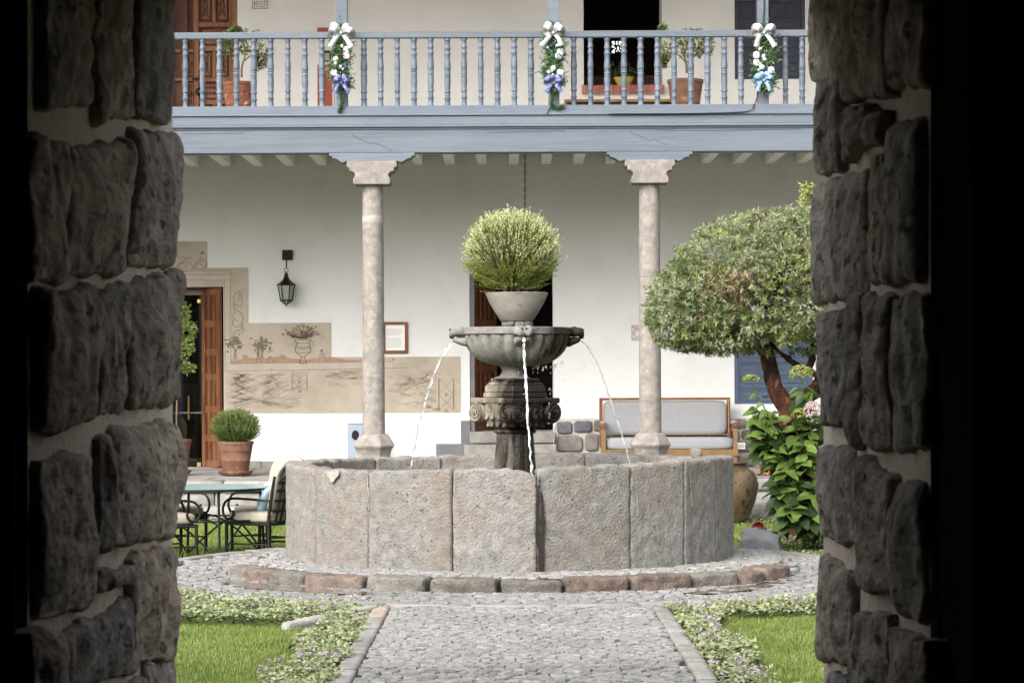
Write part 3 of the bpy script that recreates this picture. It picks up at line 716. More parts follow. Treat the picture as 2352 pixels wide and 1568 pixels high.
# balustrade
PX_ = [788, 1274, 1754]
posts = [wx(p, DB + .1) for p in [788 - 484] + PX_]
for k, xp in enumerate(posts): G().box(xp - .068, xp + .068, DB + .035, DB + .175, zb(242), 8.0).build('post', MT['blue'], bld, bevel=.005)
bp = [(0, .032), (.015, .038), (.035, .038), (.045, .03), (.12, .03), (.13, .037), (.15, .037), (.16, .03), (.205, .03), (.215, .038), (.235, .038), (.245, .031), (.31, .032), (.36, .0355), (.42, .039), (.455, .037),
      (.465, .030), (.472, .0365), (.488, .0365), (.493, .031), (.505, .037), (.53, .037), (.536, .030), (.543, .037), (.558, .037), (.566, .033), (.60, .038), (.64, .0375), (.70, .034), (.755, .031), (.762, .038), (.785, .038), (.793, .030), (.86, .030), (.868, .037), (.888, .037), (.896, .030), (.965, .031), (.975, .035), (1, .036)]
def baluster_mesh(sd):
    rnd = random.Random(sd); z0, z1 = zb(84.5), zb(242); h = z1 - z0; sh = rnd.uniform(-.012, .012); f_ = rnd.uniform(.93, 1.07)
    pr = [(r * f_ * (1 + rnd.uniform(-.03, .03)), z0 + h * min(1, max(0, (t + (sh if .1 < t < .9 else 0))))) for t, r in bp]
    me = G().lathe(0, 0, pr, 14).mesh('baluster'); me.polygons.foreach_set('use_smooth', [True] * len(me.polygons)); me.set_sharp_from_angle(angle=R(50)); return me
bms = [baluster_mesh(i) for i in range(5)]
for b in bms: b.materials.append(MT['bluebal'])
bx = [428 - 38.4 * k for k in range(3, 0, -1)] + [428 + 39.2 * k for k in range(9)] + [838 + 38.35 * k for k in range(11)] + [1320 + 38.4 * k for k in range(11)] + [1806 + 38.4 * k for k in range(6)]
for i, p in enumerate(bx):
    o = bpy.data.objects.new('baluster', bms[i % 5]); C.objects.link(o); o.parent = bld; o.matrix_parent_inverse = Matrix.Translation(-bld.location); o.location = (wx(p, DB + .11), DB + .11, 0); o.rotation_euler.z = random.uniform(0, 6)
# roof over the gallery
G().box(-13, 13, 28.7, 38, 8.0, 8.25).build('roof', MT['ceil'], bld)
G().box(-13, 13, 37.3, 37.5, -.2, 4.9).box(-13, 13, 37.3, 37.5, 7.6, 8.0).box(-13, 0, 37.3, 37.5, 4.9, 7.6).box(3.3, 13, 37.3, 37.5, 4.9, 7.6).build('rear_wall', MT['plaster'], bld)

# --- left doorway: reveal, open panelled leaf, glass door
fr = G().box(D1[0], D1[1] - .01, DW + .32, DW + .38, Z(662) , Z(655) + .0).build('door_header', MT['frame'], bld)
G().box(D1[0], X(462), DW + .33, DW + .37, Z(672), Z(662)).build('door_header', MT['concrete'], bld)
def leaf_door(name, a, b, z0, z1, m, rails, muntins, th=.055, par=bld):
    """panelled leaf standing between plan points a and b"""
    a, b = Vector((*a, 0)), Vector((*b, 0)); d = (b - a); L = d.length; d.normalize(); n = Vector((-d.y, d.x, 0))
    def bx_(g, s0, s1, t0, t1, q0, q1):
        P = [a + d * s0 + n * t0, a + d * s1 + n * t0, a + d * s1 + n * t1, a + d * s0 + n * t1]
        g.hexa([(p.x, p.y, q0) for p in P] + [(p.x, p.y, q1) for p in P])
    g = G(); bx_(g, .02, L - .02, th * .35, th * .65, z0 + .02, z1 - .02)
    leaf = g.build(name, MT['wooddark'], par)
    g = G(); bx_(g, 0, .075, 0, th, z0, z1); bx_(g, L - .075, L, 0, th, z0, z1); g.build('stile', m, leaf, bevel=.006)
    for r in rails:
        g = G(); zc = z1 - (z1 - z0) * r; bx_(g, .075, L - .075, 0.004, th - .004, zc - .05, zc + .05); g.build('rail', m, leaf, bevel=.006)
    for u in muntins:
        g = G(); bx_(g, L * u - .028, L * u + .028, .008, th - .008, z0, z1); g.build('muntin', m, leaf, bevel=.005)
    return leaf
leaf_door('open_door_leaf', (X(509), DW + .05), (X(462), DW + .34), FZ + .02, Z(657), MT['wood'], (.02, .2, .36, .5, .68, .84, .985), (.33, .62))
G().box(D1[0], X(500), DW + .40, DW + .412, FZ + .01, Z(672)).build('glass_door', MT['doorglass'], bld)
g = G().tube([W(432, 905, DW + .36), W(432, 960, DW + .36)], .014, 8).tube([W(432, 912, DW + .36), W(432, 912, DW + .4)], .01).tube([W(432, 953, DW + .36), W(432, 953, DW + .4)], .01)
g.build('door_handle', MT['brass'], bld, sm=True)
G().box(X(445), X(452), DW + .38, DW + .42, Z(690), Z(682)).build('glass_clamp', MT['brass'], bld)
G().box(X(443), X(451), DW + .37, DW + .42, FZ + .01, FZ + .07).build('glass_clamp', MT['brass'], bld)
G().box(D1[0], X(500), DW + .415, DW + .42, Z(947), Z(943)).build('glass_stripe', MT['white'], bld)
# --- centre doorway
g = G(); G().box(X(1078), X(1089), DW + .02, DW + .55, Z(990), Z(628)).build('door_frame', MT['greypaint'], bld)
leaf_door('open_door_leaf', (X(1091), DW + .08), (X(1140), DW + 1.0), Z(990), Z(630), MT['wood'], (.02, .3, .6, .985), (.3, .5, .7))
st = G().box(X(1078), X(1270), DW - .28, DW + .3, Z(1016), Z(990)).build('threshold_step', MT['slab'], bld, bevel=.012)
G().box(X(1066), X(1275), DW - .6, DW - .28, FZ, Z(1018)).build('threshold_step', MT['slab'], bld, bevel=.012)
G().prism([(X(1000), FZ), (X(1078), FZ), (X(1078), Z(965)), (X(1057), Z(965)), (X(1057), Z(1018)), (X(1000), Z(1018))], DW - .02, DW + .01).build('painted_dado', MT['greypaint'], bld, bevel=.004)
# --- rubble dado on the right
da = G().box(X(1274), X(2300), DW - .05, DW + .02, FZ - .05, Z(962)).build('rubble_dado', MT['dadomortar'], bld, bevel=.02)
def dado_stone(x0, x1, y0, y1, m=None):
    a, b, c, d = X(x0), X(x1), Z(y1), Z(y0)
    rock('stone', lambda u, v, w: ((a + b) / 2 + u * (b - a) / 2, DW - .06 + w * .03, (c + d) / 2 + v * (d - c) / 2), m or random.choice((MT['colstone'], MT['kerbstone'], MT['rimstone'])), da, 7, 6, 3, 5, .02, 8)
for a in ((1277, 1313, 969, 996, MT['slate']), (1317, 1358, 967, 993, MT['slate']), (1361, 1382, 966, 990), (1277, 1337, 1000, 1037, MT['colstone']), (1341, 1373, 996, 1036), (1376, 1420, 1000, 1036)): dado_stone(*a)
for y0, y1 in ((966, 988), (990, 1014), (1016, 1042), (1044, 1071)):
    x = 1386 if y0 < 1000 else (1424 if y0 < 1030 else 1277)
    while x < 1960:
        w_ = random.uniform(26, 62); dado_stone(x, x + w_ - 4, y0 + random.uniform(-2, 2), y1 + random.uniform(-2, 2)); x += w_
# --- shutters
def shutter(name, x0, x1, z0, z1, m, cols, rows, nleaf=2, D=DW + .03, label=None):
    sh = G().box(x0 + .005, x1 - .005, D + .02, D + .05, z0 + .005, z1 - .005).build(name, m, bld, label=label)
    fw = .06
    g = G().box(x0, x0 + fw, D - .01, D + .055, z0, z1).box(x1 - fw, x1, D - .01, D + .055, z0, z1).box(x0 + fw, x1 - fw, D - .01, D + .055, z0, z0 + fw * .6).box(x0 + fw, x1 - fw, D - .01, D + .055, z1 - fw * .6, z1)
    g.build('frame', m, sh, bevel=.006)
    W_ = (x1 - x0 - 2 * fw) / nleaf
    for l in range(nleaf):
        lx = x0 + fw + l * W_ + .004; lw = W_ - .008
        for r in range(rows):
            h = (z1 - z0 - fw * 1.2) / rows; zz = z0 + fw * .6 + r * h
            n = 2 if (r % 2 == 0) == (cols == 0) else 1
            for c in range(n):
                pw = lw / n
                a, b = lx + c * pw, lx + (c + 1) * pw; e = .026
                g = G().box(a + .002, a + e, D, D + .03, zz + .003, zz + h - .003).box(b - e, b - .002, D, D + .03, zz + .003, zz + h - .003).box(a + e, b - e, D, D + .03, zz + .003, zz + e).box(a + e, b - e, D, D + .03, zz + h - e, zz + h - .003)
                p = g.build('panel', m, sh, bevel=.004)
                if h > .15 and b - a > .18: G().box(a + .075, b - .075, D + .004, D + .03, zz + .07, zz + h - .07).build('raised_field', m, p, bevel=.008)
    return sh
shutter('window_shutter', *SH, MT['shutter'], 0, 6, label='steel blue panelled shutter behind the tree')
shutter('window_shutter', *US, MT['shutter_dark'], 0, 5, label='dark slate panelled shutter on the gallery')
# --- upper carved door
ud = G().box(UD[0], UD[1], DW + .12, DW + .16, UD[2], UD[3]).build('carved_door', MT['wooddark'], bld, label='carved wooden gallery door, one leaf ajar')
def bar(x0, x1, y0, y1, m=MT['wood'], pr=.05, nm='rail', par=ud): return G().box(X(x0), X(x1), DW + .12 - pr, DW + .13, Z(y1), Z(y0)).build(nm, m, par, bevel=.008)
bar(528, 548, -60, 300, pr=.10, nm='stile'); bar(446, 458, -60, 300, pr=.07, nm='stile')
for a in ((458, 528, 47, 58), (458, 528, 101, 113), (458, 528, 174, 184), (458, 528, 226, 236), (395, 446, 108, 116), (395, 446, 174, 182)): bar(*a, pr=.06)
for y0, y1 in ((-60, 47), (113, 174), (236, 300)): bar(489, 497, y0, y1, pr=.055, nm='mullion')
bar(426, 433, -60, 300, pr=.05, nm='mullion', m=MT['wooddark'])
def carved(x0, x1, y0, y1, kind):
    p = bar(x0, x1, y0, y1, pr=.025, nm='panel', m=MT['woodred']); g = G(); D = DW + .085
    cx, cy = (x0 + x1) / 2, (y0 + y1) / 2; w, h = (x1 - x0) / 2 - 3, (y1 - y0) / 2 - 4
    if kind == 0:
        for sx in (-1, 1):
            g.tube(spline([W(cx + sx * w, cy - h, D), W(cx + sx * w * .2, cy - h * .55, D), W(cx + sx * w * .75, cy - h * .3, D), W(cx + sx * w * .15, cy, D), W(cx + sx * w * .75, cy + h * .3, D), W(cx + sx * w * .2, cy + h * .55, D), W(cx + sx * w, cy + h, D)], 4), .011, 5)
        g.ball(W(cx, cy, D), .03, 8)
    else:
        n = max(3, int(w / 4))
        for i in range(n + 1):
            x_ = cx - w + 2 * w * i / n
            for dy in (-1, 1): g.tube([W(x_ + 2.6 * math.cos(t), cy + dy * h * .55 + 2.6 * math.sin(t), D) for t in np.linspace(0, 2 * math.pi, 9)[:-1]], .008, 5, closed=True)
    g.build('carving', MT['wooddark'], p, sm=True)
for x0, x1 in ((464, 484), (502, 523)):
    for y0, y1 in ((-40, 40), (118, 169), (241, 290)): carved(x0, x1, y0, y1, 0)
carved(464, 523, 64, 96, 1); carved(464, 523, 189, 221, 1)
for y0, y1 in ((118, 169), (186, 240)): carved(435, 444, y0, y1, 0)
g = G().tube([W(443, 178, DW), W(470, 178, DW)], .016).tube([W(463, 178, DW), W(463, 198, DW)], .01).ball(W(459, 208, DW - .02), .055, 12, sc=(1, .7, 1))
g.build('door_bolt', MT['iron'], ud, sm=True)
# --- upper window: upright brick sill
sl_ = G().box(X(1340), X(1526), DW - .05, DW + .3, Z(217), Z(200)).build('window_sill', MT['mortar'], bld)
n = 30
for i in range(n):
    a = X(1338) + (X(1528) - X(1338)) * i / n; b = X(1338) + (X(1528) - X(1338)) * (i + 1) / n
    G().box(a + .002, b - .002, DW - .075 + random.uniform(-.005, .005), DW - .03, Z(217.5), Z(198) + random.uniform(-.006, .004)).build('brick', MT['brick'], sl_)
g = G().box(UW[0], UW[1], DW + 1.6, DW + 1.66, UW[2], Z(150)).box(UW[0], UW[1], DW + 1.58, DW + 1.66, Z(150), Z(143))
g.build('inner_wood_panel', MT['wooddark'], bld)
# --- mural
def mpoly(l): return [(X(x), Z(y)) for x, y in l]
mur = G().prism(mpoly([(380, 551), (476, 551), (476, 612), (570, 612), (570, 739), (760, 739), (760, 818), (1057, 818), (1057, 946), (514, 946), (514, 654), (380, 654)]), DW - .008, DW + .01).build('mural', MT['mural'], bld, label='ochre painted mural of vase, trees and figures on the white wall')
DM = DW - .0105
g = G()
def quad(l, m, D=DM - .0004):
    k = len(g.v); g.v.extend([(wx(x, D), D, wz(y, D)) for x, y in l]); g.face(range(k, k + len(l)), m)
# pale border bands, ground strip, washes
quad([(516, 833), (900, 829), (900, 845), (516, 849)], 1); quad([(516, 640), (529, 640), (529, 832), (516, 832)], 1); quad([(400, 628), (529, 628), (529, 640), (400, 640)], 1)
quad([(530, 826), (545, 823), (570, 818), (600, 820), (640, 816), (700, 824), (740, 818), (760, 817), (800, 825), (830, 824), (830, 829), (530, 833)], 2)
def wob(pts, a=1.0): return [(x + random.uniform(-a, a), y + random.uniform(-a, a)) for x, y in pts]
def scrib(x0, x1, y0, y1, n, m, w=.8, L=34, inside=None):
    for _ in range(n):
        x, y = random.uniform(x0, x1), random.uniform(y0, y1)
        if inside and not inside(x, y): continue
        p = [(x, y)]; s = random.choice((-1, 1))
        for k in range(random.randint(4, 9)):
            x += random.uniform(2, L / 5); y += s * random.uniform(0, 5) ; s = -s if random.random() < .6 else s; p.append((x, y))
        p = [q for q in p if x0 - 4 < q[0] < x1 + 4 and y0 < q[1] < y1]
        if len(p) > 1: ribbon(g, p, w * random.uniform(.6, 1.2), DM - .0008, m)
def blob(cx, cy, rx, ry, m, D=DM - .0006):
    k = 12; quad([(cx + rx * math.cos(2 * math.pi * i / k) * random.uniform(.8, 1.15), cy + ry * math.sin(2 * math.pi * i / k) * random.uniform(.8, 1.15)) for i in range(k)], m, D)
gap = lambda x, y: not (y > 905 - abs(x - 800) * .0 and 690 < x < 900) and y < 848 + 95 * min(1, max(.1, abs(x - 800) / 130)) if 660 < x < 935 else y < 938
for cx_, cy_, rx, ry, n in ((560, 880, 34, 30, 0), (615, 878, 12, 26, 9), (608, 915, 14, 20, 7), (800, 868, 16, 8, 3), (960, 895, 40, 12, 4), (985, 922, 26, 14, 5), (940, 868, 30, 8, 3), (1000, 936, 16, 8, 3)):
    for _ in range(n): blob(cx_ + random.gauss(0, rx / 2), cy_ + random.gauss(0, ry / 2), random.uniform(3, 9), random.uniform(1.5, 4), 3)
scrib(518, 690, 852, 936, 150, 3, 1.0, 34, gap); scrib(518, 690, 852, 936, 14, 4, .5, 34, gap); scrib(740, 840, 848, 890, 60, 3, 1., 34, gap); scrib(760, 835, 850, 885, 8, 4, .5, 30, gap); scrib(880, 1000, 850, 938, 110, 3, 1.0, 38, gap); scrib(880, 1000, 850, 938, 10, 4, .5, 38, gap); scrib(600, 640, 855, 925, 25, 3, 1.6, 20)
for k in range(5):
    p = [(545 + random.uniform(-6, 8) + 22 * ((i % 2) - .5) * random.uniform(.5, 1.6), 852 + i * 7) for i in range(11)]; ribbon(g, wob(p, 2), .7, DM - .0008, 3)
# frame lines
for p in ([(400, 640), (529, 640), (529, 832), (830, 830)], [(400, 628), (516, 628)], [(516, 640), (516, 849), (700, 847), (938, 843)], [(400, 618), (530, 618)], [(530, 618), (530, 640)]): ribbon(g, p, .9, DM - .001, 4)
ribbon(g, [(880, 829), (900, 829)], 1, DM - .001, 4)
def scroll(cx, cy, r, turns, a0, s=1, w=1.1):
    p = []
    for i in range(int(turns * 14)): t = i / 14 * 2 * math.pi; rr = r * (1 - i / (turns * 14) * .85); p.append((cx + s * rr * math.cos(a0 + t), cy + rr * math.sin(a0 + t)))
    ribbon(g, p, w, DM - .001, 4)
def curl(p, w=1.2):
    P = [(v.x, v.y) for v in spline([(x, y, 0) for x, y in p], 5)]; ribbon(g, P, w, DM - .001, 4)
    ribbon(g, [(x + 2.6, y + 1.2) for x, y in P[: int(len(P) * .7)]], w * .7, DM - .001, 3)
V1 = [(552, 664), (541, 670), (535, 682), (539, 695), (550, 700), (557, 693), (553, 685), (546, 688)]
V2 = [(535, 692), (538, 706), (550, 714), (557, 727), (552, 742), (540, 748), (533, 740), (537, 731), (545, 734)]
V3 = [(557, 738), (553, 752), (541, 757), (535, 766), (543, 772), (550, 766), (546, 761)]
for p in (V1, V2, V3, [(549, 668), (555, 674), (554, 683)], [(539, 712), (534, 722), (537, 730)], [(553, 745), (559, 754), (555, 763)], [(546, 671), (551, 677), (547, 684)]): curl(p)
for p in ([(404, 612), (414, 600), (430, 597), (441, 606), (452, 615), (466, 614), (474, 604), (470, 594), (461, 595), (460, 603), (466, 604)], [(432, 617), (420, 619), (411, 611), (414, 602), (424, 601), (428, 609), (421, 612)], [(424, 594), (431, 588), (441, 590)], [(444, 612), (452, 602), (464, 588)], [(438, 616), (447, 608), (452, 596)], [(409, 590), (418, 586), (426, 591)]): curl(p)
# trees, people, vase
def mtree(x, y, h):
    ribbon(g, wob([(x - 2, y), (x, y - h * .45), (x - 5, y - h * .6)], .5), 2.2, DM - .001, 5); ribbon(g, wob([(x + 3, y), (x + 2, y - h * .4), (x + 8, y - h * .62)], .5), 1.4, DM - .001, 5)
    for _ in range(46): blob(x + random.gauss(0, h * .17), y - h * .72 + random.gauss(0, h * .13), random.uniform(2.5, 6), random.uniform(1.5, 3.4), 5, DM - .0007 - random.uniform(0, .0006))
mtree(539, 822, 52); mtree(601, 822, 50)
for x, c in ((592, 5), (619, 4)):
    blob(x, 800, 3, 3.2, c); blob(x, 809, 3.6, 7, c if c == 5 else 1); ribbon(g, [(x - 1, 815), (x - 4, 832)], 2.4, DM - .001, c); ribbon(g, [(x + 1, 815), (x + 7, 828)], 2.4, DM - .001, c); ribbon(g, [(x - 7, 806), (x, 806), (x + 9, 801)], 1.4, DM - .001, c)
for x in (562, 649): blob(x, 816, 7, 5, 2); scroll(x, 816, 7, 1, 0)
vb = [(678, 777), (676, 779), (682, 786), (677, 797), (678, 806), (688, 814), (692, 816), (690, 824), (686, 831)]
for s in (1, -1): ribbon(g, [(695 + s * (695 - x), y) for x, y in vb], 1.4, DM - .001, 6)
for y, h_ in ((777, 18), (785, 14), (793, 17), (797, 17.5), (806, 17), (816, 4), (831, 9)): ribbon(g, [(695 - h_, y), (695, y + 2), (695 + h_, y)], 1.1, DM - .001, 6)
for s in (1, -1): scroll(695 + s * 22, 786, 6, 1.2, 0, s)
for _ in range(60):
    a = random.uniform(.15, math.pi - .15); L_ = random.uniform(14, 46); x1_, y1_ = 695 + math.cos(a) * L_ * 1.05, 775 - math.sin(a) * L_ * .78
    ribbon(g, wob([(695 + math.cos(a) * 6, 775), ((695 + x1_) / 2, (775 + y1_) / 2), (x1_, y1_)], 1), .7, DM - .001, 4); blob(x1_, y1_, random.uniform(1.4, 3.4), random.uniform(1.2, 2.6), 5)
for a, b in ((-30, 754 + 9), (-12, 752), (0, 745), (13, 750), (30, 762), (4, 764), (-16, 766), (18, 766)): scroll(695 + a, b, 6, 1.8, a, 1, .8)
# figure with hat, flower, little pillar and lattices
blob(739, 818, 6, 11, 3); blob(738, 803, 3, 3, 5); ribbon(g, [(733, 831), (734, 812), (738, 806), (743, 812), (745, 831)], .9, DM - .001, 4); ribbon(g, [(742, 813), (750, 808)], .9, DM - .001, 4)
ribbon(g, [(667, 848), (672, 853), (707, 853), (711, 847)], 1.2, DM - .001, 2)
def latt(x0, x1, y0, y1, w, m=2, n=2):
    ribbon(g, [(x0, y0), (x0, y1)], w, DM - .001, m); ribbon(g, [(x1, y0 + 3), (x1, y1 - 3)], w * 1.2, DM - .001, m); h = (y1 - y0) / n
    for k in range(n):
        ribbon(g, [(x0, y0 + k * h), (x1, y0 + (k + 1) * h)], .9, DM - .001, m); ribbon(g, [(x1, y0 + k * h), (x0, y0 + (k + 1) * h)], .9, DM - .001, m)
        for q in range(3): blob((x0 + x1) / 2 + 3 * math.cos(q * 2.1), y0 + (k + 1) * h + 3 * math.sin(q * 2.1), 2, 2, m)
latt(670, 704, 855, 895, 1.4, 4); latt(1007, 1041, 868, 942, 2.4, 4)
blob(463, 578, 2.4, 3, 5); blob(467, 577, 2, 3.4, 5); blob(903, 824, 4, 3, 2)
g.build('mural_drawing', [MT['mural'], MT['muralpale'], MT['muralred'], MT['muralwash'], MT['muralink'], MT['muralgreen'], MT['tileink']], mur)
# name plaques of glazed tile, notice, extinguisher board, socket
def plaque(x0, x1, y0, y1, lines, label):
    t = thing('tile_plaque', label, 'plaque', (X((x0 + x1) / 2), DW - .01, Z(y1)), 'glazed name plaques'); TILT.append(t)
    G().box(X(x0), X(x1), DW - .022, DW - .001, Z(y1), Z(y0)).build('tile', MT['tile'], t, bevel=.002)
    g = G(); D = DW - .0235; e = (x1 - x0) * .17
    for p in ([(x0 + .6, y0 + .6), (x1 - .6, y0 + .6), (x1 - .6, y1 - .6), (x0 + .6, y1 - .6), (x0 + .6, y0 + .6)], [(x0 + e, y0 + e), (x1 - e, y0 + e), (x1 - e, y1 - e), (x0 + e, y1 - e), (x0 + e, y0 + e)]): ribbon(g, p, 1.0, D)
    rnd = random.Random(x0)
    for k in range(30):
        s = k / 30 * 4; i = int(s); u = s - i
        if i % 2 == 0: cx = x0 + 2 + u * (x1 - x0 - 4); cy = y0 + e / 2 if i == 0 else y1 - e / 2
        else: cy = y0 + 2 + u * (y1 - y0 - 4); cx = x1 - e / 2 if i == 1 else x0 + e / 2
        ribbon(g, [(cx - 1.6, cy + rnd.uniform(-2, 2)), (cx, cy + rnd.uniform(-2, 2)), (cx + 1.4, cy + rnd.uniform(-2, 2))], 1.2, D)
    g.build('border', MT['tileink'], t)
    for txt, y, size in lines: mirror_text(txt, size, Vector((X((x0 + x1) / 2), D, Z(y))), MT['tileink'], t)
    return t
plaque(581.5, 618, -20, 18, (('Library', 4.5, .055), ('Biblioteca', 9.2, .042)), 'small glazed tile name plaque at the top edge beside the carved door')
plaque(1450, 1496, 748, 782, (('Capilla', 761, .07), ('S.', 767.5, .06)), 'glazed tile name plaque half hidden behind the right column')
t = thing('framed_notice', 'brown wooden frame with a printed notice beside the left column', 'picture frame', (X(908), DW - .01, Z(810))); TILT.append(t)
g = G(); a, b, c, d = X(878), X(936), Z(810), Z(738); e = .04
g.box(a, b, DW - .04, DW - .002, c, c + e).box(a, b, DW - .04, DW - .002, d - e, d).box(a, a + e, DW - .04, DW - .002, c + e, d - e).box(b - e, b, DW - .04, DW - .002, c + e, d - e); g.build('frame', MT['frame'], t, bevel=.006)
G().box(a + e, b - e, DW - .018, DW - .003, c + e, d - e).build('sheet', MT['paper'], t)
g = G()
for k in range(22):
    if k in (8, 9): continue
    ribbon(g, [(888, 755 + k * 2.0), (random.uniform(918, 925) if k != 7 else 905, 755 + k * 2.0)], .6, DW - .0195)
g.build('print', MT['ink'], t)
t = thing('extinguisher_board', 'tall red board with grey extinguisher cabinet beside the first gallery post', 'sign board', (X(746), DW - .01, UZ)); TILT.append(t)
G().box(X(728), X(770), DW - .03, DW - .002, UZ, Z(62)).build('backing', MT['signgrey'], t, bevel=.004)
G().box(X(732), X(765), DW - .045, DW - .031, UZ, Z(148)).box(X(732), X(765), DW - .045, DW - .031, Z(78), Z(63)).build('board', MT['redsign'], t)
G().box(X(741), X(763), DW - .09, DW - .032, Z(141), Z(116)).build('cabinet', MT['black'], t, bevel=.02)
G().box(X(743), X(760.5), DW - .095, DW - .09, Z(139.5), Z(122.5)).build('cabinet_window', MT['concrete'], t, bevel=.01)
for txt, y, s_ in (('PALACIO', 156.5, .022), ('NAZARENAS', 159.5, .026), ('CUSCO', 162, .018)): mirror_text(txt, s_, Vector((X(746), DW - .0465, Z(y))), MT['tile'], t, align='LEFT')
g = G().ball((X(748), DW - .046, Z(151)), .014, 8, sc=(1, .2, 1)); g.build('emblem', MT['tile'], t)
t = thing('wall_socket', 'small white socket plate low on the rubble wall right of the sofa', 'socket', (X(1699), DW - .1, Z(1033))); TILT.append(t)
G().box(X(1690), X(1708), DW - .13, DW - .06, Z(1033), Z(1018)).build('plate', MT['white'], t, bevel=.006)
G().box(X(1693), X(1705), DW - .134, DW - .129, Z(1030), Z(1021)).build('insert', MT['signgrey'], t, bevel=.003)

# ================================================================== FOUNTAIN
fx = wx(1187, FD)
fo = thing('stone_fountain', 'round grey stone fountain with fluted bowl on a carved pedestal', 'fountain', (FX, FD, .1))
tops = [(-180, .95), (-150, .93), (-115, .93), (-90, .935), (-65, .925), (-56, .915), (-36, .92), (-14, .945), (0, .95), (4.5, .915), (6.4, .905), (6.6, .958), (30, .975), (47.5, .992), (62, 1.0), (85, .995), (100, .975), (120, .955), (150, .965), (180, .955)]
def top_at(a):
    for i in range(len(tops) - 1):
        if tops[i][0] <= a <= tops[i + 1][0]:
            t = (a - tops[i][0]) / max(1e-6, tops[i + 1][0] - tops[i][0]); return tops[i][1] * (1 - t) + tops[i + 1][1] * t
    return .95
JA = [-180, -158, -134, -112, -88, -65, -56, -36, -13.6, 6.5, 30, 47.5, 62, 85, 108, 132, 156, 180]
g = G(); N = 90
for r, z in ((FR - .05, .05), (FR - .05, .86), (FR - .19, .86), (FR - .19, .05)):
    for i in range(N): a = 2 * math.pi * i / N; g.v.append((FX + r * math.sin(a), FD - r * math.cos(a), z))
for k in range(3):
    for i in range(N): j = (i + 1) % N; g.face((k * N + i, k * N + j, (k + 1) * N + j, (k + 1) * N + i))
basin = g.build('basin', MT['mortar'], fo)
for i in range(len(JA) - 1):
    a0, a1 = JA[i] + .07, JA[i + 1] - .07; ins = random.uniform(-.012, .012); flat = .012
    def mp_(u, v, w, a0=a0, a1=a1, ins=ins):
        s = (u + 1) / 2; ad = a0 + (a1 - a0) * s; a = R(ad); chord = flat * (1 - u * u)
        zt = top_at(ad) + .022 * noise.noise(Vector((ad * .22, 3, 1))) + .008 * noise.noise(Vector((ad * .6, 9, 1)))
        r = FR + ins - .115 + w * .115 - (chord if w > 0 else 0)
        return (FX + r * math.sin(a), FD - r * math.cos(a), .06 + (zt - .06) * (v + 1) / 2)
    rock('basin_stone', mp_, MT['rimstone'], basin, 28, 32, 6, 44, .015, 9)
# wet seam, repairs
def on_basin(px, py, off):
    D = FD - FR
    for _ in range(8): x = wx(px, D); D = FD - math.sqrt((FR + off) ** 2 - (x - FX) ** 2)
    return (wx(px, D), D, wz(py, D))
L1 = [(1092, 1239, 1241), (1105, 1238, 1241), (1120, 1235, 1240), (1140, 1233, 1240), (1165, 1232, 1240), (1190, 1231, 1239.5), (1215, 1231, 1240), (1240, 1232, 1241), (1258, 1234, 1243), (1268, 1236, 1244), (1290, 1236, 1245), (1318, 1236, 1244)]
L2 = [(1122, 1241, 1243), (1140, 1241.5, 1246), (1152, 1241.5, 1248), (1172, 1242, 1250), (1200, 1242, 1252), (1222, 1241, 1252), (1245, 1242, 1250), (1262, 1243, 1250.5), (1290, 1244, 1250), (1318, 1243.5, 1249)]
for ed in (L1, L2):
    g = G(); rows = []
    for (y, a, b), (y2, a2, b2) in zip(ed, ed[1:]):
        for q in range(5): t = q / 5; rows.append((y + (y2 - y) * t, a + (a2 - a) * t + random.uniform(-.9, .9), b + (b2 - b) * t + random.uniform(-.9, .9)))
    for y, a, b in rows:
        for q in (a, (a + b) / 2, b): g.v.append(on_basin(q, y, .028))
    for i in range(len(rows) - 1):
        for k in range(2): g.face((i * 3 + k, i * 3 + 3 + k, i * 3 + 4 + k, i * 3 + 1 + k))
    g.build('wet_seam', MT['wetstreak'], basin, label='dark wet seam where water leaks between two basin stones')
def patch(pts, m, nm='repair_patch', off=.016):
    g = G(); g.v = [on_basin(x, y, off) for x, y in pts]; g.face(range(len(pts))[::-1]); g.build(nm, m, basin)
patch([(750, 1082), (757, 1080), (768, 1081), (777, 1080), (778, 1088), (775, 1094), (770, 1098), (767, 1105), (761, 1108), (757, 1104), (755, 1097), (751, 1091)], MT['edging'], off=.02)
def seam(pts, w=3.0):
    g = G()
    pts = [(x + (x2 - x) * q / 6 + random.uniform(-.7, .7), y + (y2 - y) * q / 6) for (x, y), (x2, y2) in zip(pts, pts[1:]) for q in range(6)]
    for (x, y) in pts: ww = w * random.uniform(.3, 1.2); g.v += [on_basin(x - ww / 2, y, .013), on_basin(x + ww / 2, y, .013)]
    for i in range(len(pts) - 1): g.face((2 * i, 2 * i + 2, 2 * i + 3, 2 * i + 1))
    g.build('mortar_seam', MT['edging'], basin)
seam([(845, 1092), (844, 1110), (846, 1130), (845, 1150), (847, 1175)], 2.2); seam([(1043, 1083), (1044, 1105), (1043, 1130)], 1.6); seam([(1461, 1080), (1462, 1110), (1464, 1150), (1465, 1190)], 2.2); seam([(1584, 1076), (1587, 1120), (1590, 1170)], 1.8); seam([(1240.5, 1120), (1241, 1160), (1241.5, 1200), (1241.5, 1240)], 1.8)
